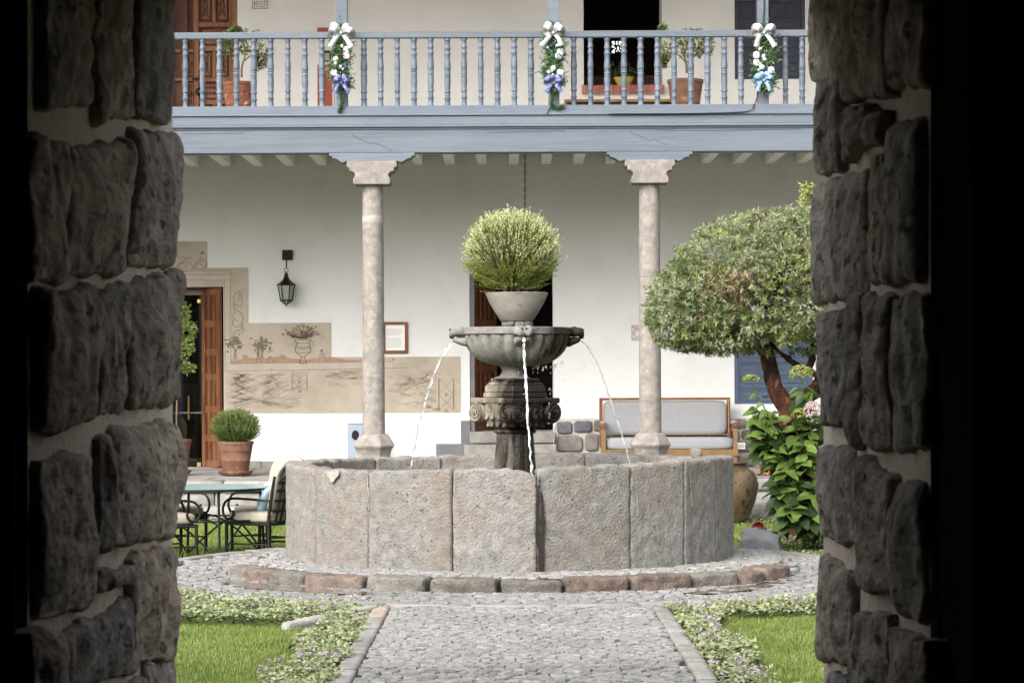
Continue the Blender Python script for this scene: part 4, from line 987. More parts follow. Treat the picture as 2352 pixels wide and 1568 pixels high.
# pedestal, capital, neck, bowl
def pz(y): return wz(y, FD)
K = FD / F
prof = [(62, 1150), (52, 1100), (48, 1060), (45, 1020), (43, 994)]
prof = [(r * K, pz(y)) for r, y in prof]; pr2 = []
for i in range(len(prof) - 1):
    for k in range(4): t = k / 4; pr2.append((prof[i][0] * (1 - t) + prof[i + 1][0] * t, prof[i][1] * (1 - t) + prof[i + 1][1] * t))
pr2.append(prof[-1]); pr2[0] = (pr2[0][0], .12)
cxp = wx(1183, FD)
g = G().lathe(0, 0, pr2, 120, rf=lambda a, k, z: .93 + .075 * abs(math.sin(a * 6)) ** .7)
def local(o, x, y=FD): o.location = (x, y, 0); return o
local(g.build('pedestal', MT['wetstone'], fo, sm=True), cxp)
local(G().lathe(0, 0, [(r * K, pz(y)) for r, y in ((43, 995), (48, 993), (50, 989.5), (48, 986), (42, 984))], 48).build('collar', MT['wetstone'], fo, sm=True), cxp)
RT = R(45 + 4)
cap = [(44, 985), (52, 979), (64, 968), (70, 952), (71, 936), (72, 924)]
bell = local(G().lathe(0, 0, [(r * K, pz(y)) for r, y in cap], 48, rf=lambda a, k, z: 1 + .06 * math.sin(20 * a) * (0 < k < 5)).build('capital', MT['wetstone'], fo, sm=True), cxp)
hd = 104 * K * math.sqrt(.5)
def sq(h, z0, z1, rot=RT - R(45) + R(0)):
    c = [(-h, -h), (h, -h), (h, h), (-h, h)]; cs, sn = math.cos(rot), math.sin(rot)
    return [(x * cs - y * sn, x * sn + y * cs) for x, y in c]
ROT = R(45 - 4)
def sqb(nm, h, y0, y1, par=fo, h2=None, bev=.012):
    A = sq(h, 0, 0, ROT); B = sq(h2 or h, 0, 0, ROT)
    return local(G().hexa([(x, y, pz(y1)) for x, y in A] + [(x, y, pz(y0)) for x, y in B]).build(nm, MT['wetstone'], par, bevel=bev), cxp)
sqb('abacus', hd, 913, 925.5)
for (h, y0, y1, h2) in ((71, 901, 913, 71), (69, 884, 901, 66), (66, 876, 884, 56), (55, 868, 876, 54)): sqb('stepped_block', h * K * .74, y0, y1, h2=h2 * K * .74)
# volutes: two spirals at each corner
cs, sn = math.cos(ROT), math.sin(ROT)
for f_ in range(4):
    n = Vector((sn, -cs, 0)); tdir = Vector((cs, sn, 0))
    for s_ in (-1, 1):
        c = n * (hd - .02) + tdir * (s_ * (hd - .075)) + Vector((0, 0, pz(947)))
        g = G(); ring = []
        for q, (rr, off) in enumerate(((.098, -.06), (.098, .0), (.084, .024), (.0, .024))):
            for i in range(20):
                a = 2 * math.pi * i / 20; g.v.append(tuple(c + n * off + (tdir * math.cos(a) + Vector((0, 0, 1)) * math.sin(a)) * rr))
        for k in range(3):
            for i in range(20): j = (i + 1) % 20; g.face((k * 20 + i, k * 20 + j, (k + 1) * 20 + j, (k + 1) * 20 + i))
        v_ = local(g.build('volute', MT['wetstone'], bell, sm=True), 0, 0)
        pts = []
        for i in range(34):
            t = i / 33; a = t * 2 * math.pi * 2.3 * s_ + 1.5; r_ = .088 * (1 - t * .85); pts.append(c + n * .027 + (tdir * math.cos(a) + Vector((0, 0, 1)) * math.sin(a)) * r_)
        local(G().tube(pts, .013, 6).build('spiral', MT['wetstone'], v_, sm=True), 0, 0)
    cs, sn = -sn, cs
for k in range(20):
    a = 2 * math.pi * k / 20 + .1
    for (rr, yy, sz_) in ((68, 950, .05), (60, 969, .042)):
        c = Vector((rr * K * math.cos(a + (.15 if yy > 960 else 0)), rr * K * math.sin(a + (.15 if yy > 960 else 0)), pz(yy))); o_ = Vector((math.cos(a), math.sin(a), 0)); t_ = Vector((-math.sin(a), math.cos(a), 0))
        local(rock('acanthus_leaf', lambda u, v, w, c=c, o_=o_, t_=t_, sz_=sz_: c + t_ * (u * sz_ * .62 * (1 - .4 * max(0, w))) + o_ * (v * .016 + .02 * w * w) + Vector((0, 0, w * sz_)), MT['wetstone'], bell, 5, 3, 5, 3, .012, 26), 0, 0)
local(G().lathe(0, 0, [(r * K, pz(y)) for r, y in ((46, 869), (38, 866), (29, 862), (25, 856), (24, 849), (28, 843), (34, 839), (34, 834))], 40).build('neck', MT['darkstone'], fo, sm=True), wx(1177, FD))
def flute(a, k, z):
    if 2 <= k <= 13: return 1 + .10 * (abs(math.cos(a * 11)) ** .5 - .8) * min(1, (14 - k) / 2)
    return 1
bp_ = [(36, 840), (44, 839.5), (56, 837.5), (68, 834.5), (80, 829.5), (90, 823.5), (98, 817), (104.5, 810), (110, 802), (114.5, 793), (118, 784), (120, 776), (120.5, 771), (120, 769), (121, 768.6), (124, 768.5), (126, 767.5), (126.5, 754), (124, 752), (112, 752), (108, 770), (60, 800)]
bowl = local(G().lathe(0, 0, [(r * K, pz(y)) for r, y in bp_], 150, rf=flute).build('bowl', MT['darkstone'], fo, sm=True), wx(1187, FD))
# four spout heads: blunt muzzle with brow, nostrils, open mouth and jowls
def head(ang):
    e = 127 * K
    def tr(p):   # local: x out of the bowl, y sideways, z up
        x, y, z = p; c, s = math.cos(ang), math.sin(ang); return (c * (e + x) - s * y, s * (e + x) + c * y, pz(770) + z)
    h = rock('spout_head', lambda u, v, w: tr((-.03 + (u + 1) / 2 * .135, v * (.10 - .02 * (u + 1) / 2), (w + 1) / 2 * (.086 - .010 * (u + 1) / 2) - .01)), MT['darkstone'], bowl, 10, 8, 6, 4, .012, 14)
    j = rock('jaw', lambda u, v, w: tr((-.05 + (u + 1) / 2 * .13, v * (.088 - .032 * (u + 1) / 2), -.115 + (u + 1) / 2 * .06 + (w + 1) / 2 * (.10 - .06 * (u + 1) / 2))), MT['darkstone'], h, 8, 8, 5, 3.5, .01, 14)
    for s in (-1, 1):
        rock('brow', lambda u, v, w, s=s: tr((.02 + u * .022, s * .05 + v * .024, .066 + w * .014)), MT['darkstone'], h, 5, 5, 4, 3, .004, 20)
        rock('jowl', lambda u, v, w, s=s: tr((.09 + u * .02, s * .034 + v * .026, .012 + w * .028)), MT['darkstone'], h, 5, 5, 4, 3, .004, 20)
        local(G().ball(tr((.106, s * .018, .05)), .009, 8).build('nostril', MT['black'], h), 0, 0)
    local(G().ball(tr((.09, 0, -.012)), .024, 10, sc=(1, 1, .8)).build('mouth', MT['black'], h), 0, 0)
    return h
for k in range(4): head(-math.pi / 2 + R(6) + k * math.pi / 2)
# water
struct(G().lathe(FX, FD, [(FR - .2, .62), (FR - .2, .63)], 64).build('water', MT['pool']))
def jet(pts, r0, r1, label, seed):
    rnd = random.Random(seed); P = spline(pts, 9); n = len(P); rs = []
    for i, p in enumerate(P):
        t = i / n; rs.append((r0 * (1 - t) + r1 * t) * (1 + .25 * math.sin(i * .7 + rnd.uniform(-.8, .8)) * (.3 + t)) * rnd.uniform(.75, 1.25))
        P[i] = p + Vector((rnd.uniform(-1, 1), rnd.uniform(-1, 1), 0)) * (.002 + .006 * t)
    g = G().tube(P, rs, 8)
    P2 = [p + Vector((.008 * math.sin(i * .33), .008 * math.cos(i * .33), 0)) for i, p in enumerate(P)]
    g.tube(P2[: int(n * .8)], [r * .5 for r in rs[: int(n * .8)]], 6)
    for k in range(16):
        p = P[int(n * rnd.uniform(.4, .98))]; g.ball(p + Vector((rnd.uniform(-.03, .03), rnd.uniform(-.03, .03), rnd.uniform(-.03, .03))), rnd.uniform(.003, .007), 6)
    o = g.build('water_jet', MT['water'], sm=True); return tag(o, label, 'water jet', 'jets of the fountain')
jet([W(x, y, FD) for x, y in ((1043, 783), (1030, 795), (1012, 822), (995, 862), (980, 910), (966, 960), (955, 1012), (946, 1060), (940, 1098))], .0095, .006, 'curved water jet pouring from the left spout head', 1)
jet([W(x, y, FD) for x, y in ((1335, 783), (1350, 797), (1370, 832), (1391, 885), (1411, 945), (1430, 1002), (1446, 1056), (1456, 1096))], .0065, .005, 'thin curved water jet pouring from the right spout head', 2)
jet([W(x, y, d) for x, y, d in ((1203, 774, 21.14), (1203, 800, 21.08), (1206, 850, 20.98), (1210, 920, 20.88), (1214, 990, 20.8), (1219, 1060, 20.72), (1222, 1100, 20.68))], .0095, .0075, 'water jet falling straight from the front spout head', 3)
g = G(); rnd = random.Random(5)
for k in range(26):
    x = rnd.uniform(1222, 1296); y = rnd.uniform(838, 842) - max(0, (x - 1262)) * .35; d = FD - rnd.uniform(.0, .3); L = rnd.uniform(3, 12)
    if rnd.random() < .6: g.tube([W(x, y, d), W(x - L * .15, y + L * .5, d), W(x - L * .3, y + L, d)], [.003, .0045, .002], 5)
    else: yy = y + rnd.uniform(8, 60); g.tube([W(x, yy, d), W(x, yy + 2.5, d)], [.003, .004], 5)
for k in range(10):
    x = rnd.choice((1191, 1191, 1262, 1270)) + rnd.uniform(-2, 2); y = rnd.uniform(850, 1000); g.tube([W(x, y, FD - .5), W(x, y + 5, FD - .5)], [.003, .0045], 5)
g.tube(spline([W(1280, 970, FD), W(1274, 985, FD), W(1272, 1010, FD), W(1272, 1035, FD)], 4), .004, 5)
tag(g.build('dripping_water', MT['water'], sm=True), 'drops and threads of water dripping from the bowl', 'water drops', kind='stuff')
# loose stone on the rim
tag(rock('loose_stone', lambda u, v, w: (wx(1601, 21.0) + u * .05, 21.05 + v * .05, 1.0 + .036 + w * .055), MT['rimstone'], None, 8, 8, 8, 2.6, .008, 14), 'small rounded stone resting on the right rim of the basin', 'stone')

# ================================================================== PLANTS
def ball_shrub(cen, rad, zsq, ntw, ll, lw, per, mats, tipf, seed, droop=-.35, twl=.16, white=0):
    rs = np.random.RandomState(seed); pos = []; dr = []; sl = []; tw = G()
    for k in range(ntw):
        v = rs.normal(size=3); v /= np.linalg.norm(v)
        if v[2] < droop: v[2] = -v[2] * .5; v /= np.linalg.norm(v)
        rr = 1 + .07 * noise.noise(Vector(v * 2.3) + Vector((seed, 0, 0))) + rs.normal() * .05 + (rs.rand() < .06) * .08
        if rs.rand() < .25: rr *= rs.uniform(.6, .92)
        tip = np.array([v[0] * rad * rr, v[1] * rad * rr, v[2] * rad * rr * zsq]); d = v * .75 + np.array([0, 0, .65]); d /= np.linalg.norm(d)
        base = tip - d * twl
        if k % 5 == 0: tw.tube([Vector(cen) + Vector(tip * .2 - np.array([0, 0, rad * .5 * zsq])), Vector(cen) + Vector(base), Vector(cen) + Vector(tip)], [.005, .003, .0015], 3)
        for i in range(per):
            t = (i + rs.rand()) / per; p = base + d * twl * t; q = rs.normal(size=3); q -= d * q.dot(d); q /= np.linalg.norm(q)
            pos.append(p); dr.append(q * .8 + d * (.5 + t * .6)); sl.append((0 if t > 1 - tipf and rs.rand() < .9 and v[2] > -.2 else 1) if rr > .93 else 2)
            if white and i == per - 1 and rs.rand() < white: sl[-1] = 3
    return np.array(pos) + np.array(cen), np.array(dr), np.array(sl), tw
# planter on the bowl
pl = thing('bowl_planter', 'round pale green shrub in a concrete bowl on top of the fountain', 'potted plant', (wx(1187, FD), FD, pz(750)))
def pr_(l): return [(r * K, pz(y)) for r, y in l]
local(G().lathe(0, 0, pr_([(35, 738), (37, 737), (52, 714), (64, 693), (71, 676), (72.5, 673.5), (71, 672.5), (68, 673), (64, 682), (0, 684)]), 64).build('bowl', MT['concrete'], pl, sm=True), wx(1187, FD)); 
pl.children[0].matrix_parent_inverse = Matrix.Translation(-pl.location)
for k in range(9):
    a = 2 * math.pi * k / 9; c = Vector((wx(1188, FD) + 29 * K * math.cos(a), FD + 29 * K * math.sin(a), pz(744)))
    rock('packing_stone', lambda u, v, w, c=c, a=a: c + Vector((math.cos(a) * v * .028 - math.sin(a) * u * .042, math.sin(a) * v * .028 + math.cos(a) * u * .042, w * .023)), MT['kerbstone'], pl, 6, 5, 4, 3.5, .008, 16)
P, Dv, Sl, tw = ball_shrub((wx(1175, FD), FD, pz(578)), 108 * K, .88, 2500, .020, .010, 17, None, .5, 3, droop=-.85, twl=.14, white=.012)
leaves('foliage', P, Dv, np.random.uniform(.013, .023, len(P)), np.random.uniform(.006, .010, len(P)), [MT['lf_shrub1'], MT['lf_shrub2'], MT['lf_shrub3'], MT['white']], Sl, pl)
for k in range(10): a = random.uniform(0, 6.3); tw.tube(spline([(wx(1185, FD) + .04 * math.cos(a), FD + .04 * math.sin(a), pz(684)), (wx(1185, FD) + .14 * math.cos(a), FD + .14 * math.sin(a), pz(655)), (wx(1180, FD) + .22 * math.cos(a), FD + .22 * math.sin(a), pz(610))], 4), [.011] * 4 + [.008] * 4 + [.005], 5)
tw.build('twigs', MT['twig'], pl)

def flowerpot(par, c, r, h, m, rim=True, saucer=True, n=40):
    z = c[2]; pr = [(r * .70, z), (r * .72, z + .01), (r * .80, z + h * .35), (r * .815, z + h * .36), (r * .805, z + h * .37), (r * .90, z + h * .70), (r * .915, z + h * .71), (r * .90, z + h * .72), (r * .95, z + h * .9)]
    pr += [(r * .985, z + h * .905), (r, z + h * .95), (r, z + h), (r * .92, z + h), (r * .88, z + h * .9), (0, z + h * .88)] if rim else [(r, z + h), (r * .92, z + h), (r * .88, z + h * .9), (0, z + h * .88)]
    G().lathe(c[0], c[1], pr, n).build('pot', m, par, sm=True)
    if saucer: G().lathe(c[0], c[1], [(r * .82, z - .045), (r * .85, z - .042), (r * .98, z - .002), (r * .96, z + .004), (r * .8, z - .01), (0, z - .012)], n).build('saucer', m, par, sm=True)
DPt = 31.0
t = thing('potted_box_bush', 'rounded green bush in a terracotta pot by the left doorway', 'potted plant', (wx(541, DPt), DPt, FZ))
flowerpot(t, (wx(541, DPt), DPt, FZ + .046), 42 / F * DPt, wz(1013, DPt) - FZ - .046, MT['terra'])
P, Dv, Sl, tw = ball_shrub((wx(541, DPt), DPt, wz(979, DPt)), 55 / F * DPt, .72, 1050, .02, .01, 16, None, .45, 8, droop=-.9, twl=.12)
leaves('foliage', P, Dv, np.random.uniform(.018, .03, len(P)), np.random.uniform(.006, .010, len(P)), [MT['lf_box2'], MT['lf_box1'], MT['lf_box1'], MT['lf_box1']], Sl, t); tw.build('twigs', MT['twig'], t)

def rosettes(name, cs, outs, per, ln, wd, mats, slots, parent, spread=.75, seed=0):
    rs = np.random.RandomState(seed); n = len(cs); C_ = np.repeat(cs, per, 0); O = np.repeat(unit(outs), per, 0)
    q = rs.normal(size=(n * per, 3)); q -= O * (q * O).sum(1, keepdims=True); q = unit(q)
    d = O * rs.uniform(.15, .9, (n * per, 1)) + q * spread * rs.uniform(.6, 1.2, (n * per, 1))
    C_ = C_ + O * rs.uniform(-.03, .03, (n * per, 1)) * (ln / .05)
    return leaves(name, C_, d, ln * rs.uniform(.65, 1.2, n * per), wd * rs.uniform(.8, 1.2, n * per), mats, np.repeat(slots, per), parent, fold=.18)

# polylepis-like tree on the right
TD = 25.4; tk = TD / F
tr = thing('umbrella_tree', 'spreading tree with red peeling bark and a silvery green clipped crown', 'tree', (wx(1850, TD), TD, -.03))
def tp(x, y, dy=0): return (wx(x, TD), TD + dy, wz(y, TD))
def limb(pts, rr, nm, par, n=12):
    P = spline(pts, 6); g = G(); k = len(P); rs = []
    for i in range(k): t = i / (k - 1) * (len(rr) - 1); a = int(min(t, len(rr) - 2)); rs.append((rr[a] * (1 - t + a) + rr[a + 1] * (t - a)) * (1 + .10 * noise.noise(P[i] * 9)))
    g.tube(P, rs, n); o = g.build(nm, MT['bark'], par, sm=True)
    bm = bmesh.new(); bm.from_mesh(o.data); bm.normal_update()
    for v in bm.verts: v.co += v.normal * (.010 * noise.noise(v.co * 22) + .012 * noise.noise(v.co * 9))
    bm.to_mesh(o.data); bm.free(); return o
trunk = limb([tp(1842, 1260), tp(1838, 1150), tp(1828, 1040), tp(1808, 945), tp(1782, 895), tp(1770, 850), tp(1757, 800), tp(1738, 740)], [.13, .12, .11, .10, .088, .082, .075, .05], 'trunk', tr, 14)
limb([tp(1812, 940), tp(1850, 915, .05), tp(1890, 880, .1), tp(1915, 800, .1), tp(1905, 700, .1)], [.10, .085, .08, .075, .05], 'limb', trunk)
limb([tp(1846, 850), tp(1815, 828), tp(1788, 806), tp(1765, 780), tp(1740, 755)], [.03, .03, .026, .022, .016], 'limb', trunk, 8)
limb([tp(1846, 852), tp(1860, 838), tp(1866, 815), tp(1862, 780)], [.034, .036, .032, .02], 'limb', trunk, 8)
limb([tp(1850, 846), tp(1880, 862, .05), tp(1905, 850, .1)], [.03, .035, .05], 'limb', trunk, 8)
limb([tp(1757, 818), tp(1735, 800), tp(1712, 792), tp(1690, 778), tp(1640, 740)], [.03, .026, .022, .018, .01], 'limb', trunk, 8)
limb([tp(1742, 752), tp(1700, 690, .1), tp(1640, 660, .1), tp(1580, 680)], [.05, .04, .03, .015], 'limb', trunk, 8)
limb([tp(1742, 752), tp(1760, 660, -.1), tp(1800, 600, -.1), tp(1850, 570)], [.05, .04, .03, .015], 'limb', trunk, 8)
rs = np.random.RandomState(11); cs_, os_, sl_, = [], [], []
LUMP = [(1800, 655, 205, 150, 1.0), (1610, 705, 118, 95, .75), (1700, 610, 130, 100, .85), (1560, 735, 70, 58, .5), (1770, 560, 110, 70, .8), (1870, 560, 110, 80, .8), (1930, 680, 180, 130, .9), (1660, 755, 110, 52, .7), (1800, 760, 120, 55, .75), (1525, 700, 34, 40, .3)]
def inside(p, skip):
    for i, (x, y, a, b, c) in enumerate(LUMP):
        if i == skip: continue
        if ((p[0] - x) / (a * .93)) ** 2 + ((p[1] - y) / (b * .93)) ** 2 + (p[2] / (c * .93)) ** 2 < 1: return True
    return False
cnt = 0
while cnt < 4700:
    i = rs.choice(len(LUMP), p=np.array([l[2] * l[3] for l in LUMP]) / sum(l[2] * l[3] for l in LUMP)); x, y, a, b, c = LUMP[i]
    v = rs.normal(size=3); v /= np.linalg.norm(v)
    if v[2] > .55: continue
    rr = 1 + .15 * noise.noise(Vector((v[0] * 4 + i * 5, v[1] * 4, v[2] * 4))) + rs.normal() * .05 + (.1 * rs.rand() if v[1] > .5 and rs.rand() < .4 else 0)
    if rs.rand() < .22: rr *= rs.uniform(.7, .95)
    p = (x + v[0] * a * rr, y + v[1] * b * rr, v[2] * c * rr)
    if rr > .9 and inside(p, i): continue
    if p[1] > 812 or (1690 < p[0] < 1860 and p[1] > 790 and rs.rand() < .7): continue
    w = np.array([wx(p[0], TD), TD + p[2], wz(p[1], TD)]); cs_.append(w); o_ = np.array([v[0] / 1, v[2] * 1.2, -v[1] * 1.0 + .25]); os_.append(o_)
    n_ = noise.noise(Vector(w) * 2.6) + .35 * noise.noise(Vector(w) * 7); dry = ((p[0] - 1665) / 75) ** 2 + ((p[1] - 668) / 55) ** 2 + 2.2 * n_
    s_ = 2 if dry < .6 and rs.rand() < .65 else (3 if n_ > .18 and rs.rand() < .6 else (0 if rs.rand() < .7 else 1))
    if rs.rand() < .012 or (noise.noise(Vector(w) * 3 + Vector((9, 0, 0))) > .52 and rs.rand() < .4): s_ = 4
    sl_.append(s_); cnt += 1
rosettes('crown', np.array(cs_), np.array(os_), 12, .060, .0145, [MT['lf_tree1'], MT['lf_tree2'], MT['lf_tree3'], MT['lf_tree4'], MT['lf_dead']], np.array(sl_), tr, .85, 12)
# inner shade leaves and the sprig by the gateway
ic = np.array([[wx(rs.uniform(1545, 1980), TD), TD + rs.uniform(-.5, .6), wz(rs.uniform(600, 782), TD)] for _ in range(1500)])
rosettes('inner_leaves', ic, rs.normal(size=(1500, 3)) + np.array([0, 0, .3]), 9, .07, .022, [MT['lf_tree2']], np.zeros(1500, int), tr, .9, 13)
limb([tp(1900, 600), tp(1880, 520), tp(1865, 455), tp(1852, 425)], [.02, .014, .009, .004], 'limb', trunk, 6)
sc_ = np.array([tp(1852 + random.uniform(-10, 10), 445 + random.uniform(-22, 25), random.uniform(-.05, .05)) for _ in range(22)])
rosettes('sprig', sc_, rs.normal(size=(22, 3)) + np.array([-.3, 0, .4]), 9, .06, .02, [MT['lf_tree4']], np.zeros(22, int), tr, .8, 14)

# gallery trees in terracotta pots, small tree by the glass door
def pot_tree(label, px, D, z0, potr, poth, mpot, trunkpts, lumps, nros, seed, group, lm, ln=.05, saucer=False, rim=True):
    t = thing('potted_tree', label, 'potted tree', (wx(px, D), D, z0), group)
    flowerpot(t, (wx(px, D), D, z0 + (.046 if saucer else 0)), potr, poth, mpot, saucer=saucer, rim=rim)
    g = G()
    for l, r0 in trunkpts: g.tube(spline([W(x, y, D) for x, y in l], 4), [r0 * (1 - .6 * i / (4 * (len(l) - 1))) for i in range(4 * (len(l) - 1) + 1)], 7)
    g.build('trunk', MT['twig'], t, sm=True)
    rs = np.random.RandomState(seed); c_, o_, s_ = [], [], []
    for _ in range(nros):
        x, y, a, b = lumps[rs.randint(len(lumps))]; v = rs.normal(size=3); v /= np.linalg.norm(v); r_ = rs.uniform(.55, 1.08)
        c_.append([wx(x + v[0] * a * r_, D), D + v[2] * a / F * D * r_ * .8, wz(y + v[1] * b * r_, D)]); o_.append([v[0], v[2], -v[1] + .3]); s_.append(0 if rs.rand() < .5 else 1)
    rosettes('crown', np.array(c_), np.array(o_), 8, ln, ln * .36, lm, np.array(s_), t, .8, seed); return t
GD = 30.2
TILT.append(pot_tree('small leafy tree in a flaking terracotta pot in front of the carved gallery door', 552, GD, UZ, 40 / F * GD, .44, MT['terraold'], [([(557, 175), (558, 150), (566, 125), (572, 100)], .016), ([(562, 138), (585, 120), (600, 105)], .01), ([(566, 125), (545, 108), (530, 95)], .01)],
         [(540, 105, 24, 28), (575, 100, 34, 26), (600, 115, 26, 26), (560, 82, 36, 18), (528, 78, 14, 14), (600, 140, 12, 18), (520, 105, 12, 26), (545, 68, 8, 8)], 300, 21, 'gallery pots', [MT['lf_gal'], MT['lf_gal2']], .045))
TILT.append(pot_tree('small leafy tree in a plain terracotta pot between the dark gallery window and shutters', 1576, GD, UZ, 42 / F * GD, .45, MT['terra'], [([(1580, 170), (1578, 150), (1574, 130), (1580, 105)], .018), ([(1578, 146), (1560, 128), (1545, 118)], .01), ([(1578, 146), (1600, 130), (1615, 110)], .01)],
         [(1565, 98, 30, 24), (1605, 100, 28, 26), (1585, 85, 40, 16), (1540, 115, 16, 22), (1625, 110, 16, 20), (1590, 120, 30, 14), (1528, 140, 6, 14), (1524, 66, 6, 6)], 300, 22, 'gallery pots', [MT['lf_gal'], MT['lf_gal2']], .045))
pot_tree('slender potted tree with light green leaves half hidden at the left doorway', 405, 31.2, FZ, .2, .4, MT['terra'], [([(405, 1030), (407, 900), (415, 800), (425, 720)], .014), ([(410, 850), (425, 830), (438, 815)], .006)],
         [(422, 730, 16, 30), (432, 760, 16, 20), (428, 800, 14, 20), (432, 845, 14, 8), (405, 720, 26, 50), (400, 800, 24, 40)], 210, 23, None, [MT['lf_tree4'], MT['lf_box2']], .06, saucer=True)
DR = 30.4
t = thing('potted_flowers', 'terracotta pot of dusty red flowers behind the hydrangea', 'potted plant', (wx(1772, DR), DR, FZ))
flowerpot(t, (wx(1772, DR), DR, FZ + .046), 36 / F * DR, wz(1018, DR) - FZ - .046, MT['terraold'])
P, Dv, Sl, tw = ball_shrub((wx(1758, DR), DR, wz(972, DR)), 34 / F * DR, .75, 260, .02, .01, 14, None, .5, 18, twl=.1)
leaves('foliage', P, Dv, .035, .012, [MT['lf_box2'], MT['lf_box1'], MT['lf_box1'], MT['lf_box1']], Sl, t)
P, Dv, Sl, tw = ball_shrub((wx(1765, DR), DR - .1, wz(1012, DR)), 30 / F * DR, .8, 170, .02, .01, 12, None, .5, 19, twl=.08)
leaves('flowers', P, Dv, .026, .02, [MT['fl_red'], MT['fl_pink'], MT['lf_box1'], MT['fl_red']], Sl, t)

# hydrangea: every leaf its own piece
hyd = thing('hydrangea', 'hydrangea with big glossy leaves and fading flower heads under the tree', 'shrub', (2.95, 24.3, -.02))
def leafmesh(seed):
    rnd = random.Random(seed); g = G(); n = 6
    for i in range(n + 1):
        t = i / n; w = .31 * math.sin(math.pi * t ** .8) ** .9 * (1 if 0 < i < n else 0.02); bend = -.22 * t * t
        for s in (-1, 0, 1): g.v.append((s * w, t, bend + abs(s) * w * .35 + (rnd.uniform(-.015, .015) if s else 0)))
    for i in range(n):
        for k in (0, 1): g.face((i * 3 + k, i * 3 + k + 1, i * 3 + k + 4, i * 3 + k + 3))
    me = g.mesh('leaf'); me.polygons.foreach_set('use_smooth', [True] * len(me.polygons)); return me
LM = []
for k, m_ in enumerate(('lf_hyd', 'lf_hyd', 'lf_hyd2', 'lf_hydy')): me = leafmesh(k); me.materials.append(MT[m_]); LM.append(me)
hl = G(); rnd = random.Random(4)
def hleaf(p, d, L, k):
    o = bpy.data.objects.new('leaf', LM[k]); C.objects.link(o); o.parent = hyd; o.matrix_parent_inverse = Matrix.Translation(-hyd.location)
    d = Vector(d).normalized(); side = d.cross(Vector((0, -.6, 1)) + Vector((rnd.uniform(-.5, .5), rnd.uniform(-.5, .5), 0))).normalized(); up = side.cross(d)
    o.matrix_basis = Matrix.Translation(p) @ Matrix((side, d, up)).transposed().to_4x4() @ Matrix.Diagonal((L, L, L, 1))
HD = 24.2
stems = [((1860, 1240), (1790, 1060), .0), ((1850, 1240), (1760, 985), .1), ((1870, 1240), (1880, 1030), .0), ((1870, 1240), (1830, 1120), -.15), ((1880, 1240), (1790, 1110), -.3), ((1890, 1240), (1870, 1120), -.3), ((1850, 1240), (1815, 1170), -.4), ((1880, 1240), (1868, 1185), -.4),
         ((1860, 1240), (1750, 1000), .2), ((1865, 1240), (1828, 985), .1), ((1865, 1240), (1862, 975), .1), ((1855, 1240), (1745, 945), .2), ((1870, 1240), (1850, 905), .2), ((1870, 1240), (1900, 960), .1), ((1890, 1240), (1905, 1060), -.1), ((1890, 1240), (1910, 1140), -.2), ((1855, 1240), (1785, 965), .25), ((1860, 1240), (1812, 1045), -.05), ((1862, 1240), (1845, 1065), -.15), ((1850, 1240), (1800, 1020), .1), ((1860, 1240), (1775, 1030), .1), ((1865, 1240), (1805, 1085), -.2), ((1870, 1240), (1850, 1025), -.1), ((1872, 1240), (1835, 1150), -.35), ((1850, 1240), (1795, 1135), -.3), ((1880, 1240), (1885, 1090), -.2)]
for (b, e, dy) in stems:
    p0 = Vector((wx(b[0], HD), HD + .1, -.03)); p1 = Vector((wx(e[0], HD + dy), HD + dy, wz(e[1], HD + dy))); P = spline([p0, p0.lerp(p1, .5) + Vector((.05, .05, .1)), p1], 6)
    hl.tube(P, [.010] * 6 + [.008] * 6 + [.006], 5)
    for q in range(3):
        c = P[-1] - Vector((0, 0, q * .075)); a0 = rnd.uniform(0, 6.3)
        for i in range(4 if q else 5):
            a = a0 + i * math.pi / 2 + rnd.uniform(-.3, .3); d = (math.cos(a), math.sin(a), rnd.uniform(-.75, .3) + (.3 if q == 0 else -.1))
            r_ = rnd.random(); k = 3 if r_ < .03 else (2 if q == 2 or r_ < .2 else rnd.choice((0, 1)))
            hleaf(c, d, rnd.uniform(.16, .24) * (1 if q else .85), k)
for k in range(90):
    x, y = rnd.uniform(1740, 1895), rnd.uniform(960, 1190)
    if y > 1000 and x < 1760 + (y - 1000) * .25: continue
    hleaf(W(x, y, HD + rnd.uniform(.1, .4)), (rnd.uniform(-1, 1), rnd.uniform(-1, .2), rnd.uniform(-.8, .3)), rnd.uniform(.15, .22), 2 if k % 4 else 0)
st_ = spline([W(1778, 985, HD), W(1755, 935, HD), W(1728, 882, HD)], 6); hl.tube(st_, .007, 5); hl.tube([W(1845, 910, HD), W(1840, 865, HD)], .007, 5)
for (x, y, L, dx, dz) in ((1738, 905, .09, -1, -.5), (1750, 915, .08, .8, .3), (1752, 925, .1, -.8, -.5), (1762, 945, .12, -.9, -.7), (1770, 950, .1, .9, .2), (1835, 890, .12, -1, -.4), (1850, 890, .12, 1, -.4), (1845, 905, .14, -.7, -.9)): hleaf(W(x, y, HD - .03), (dx, -.2, dz), L, 2 if rnd.random() < .5 else 0)
hl.build('stems', MT['lf_box1'], hyd, sm=True)
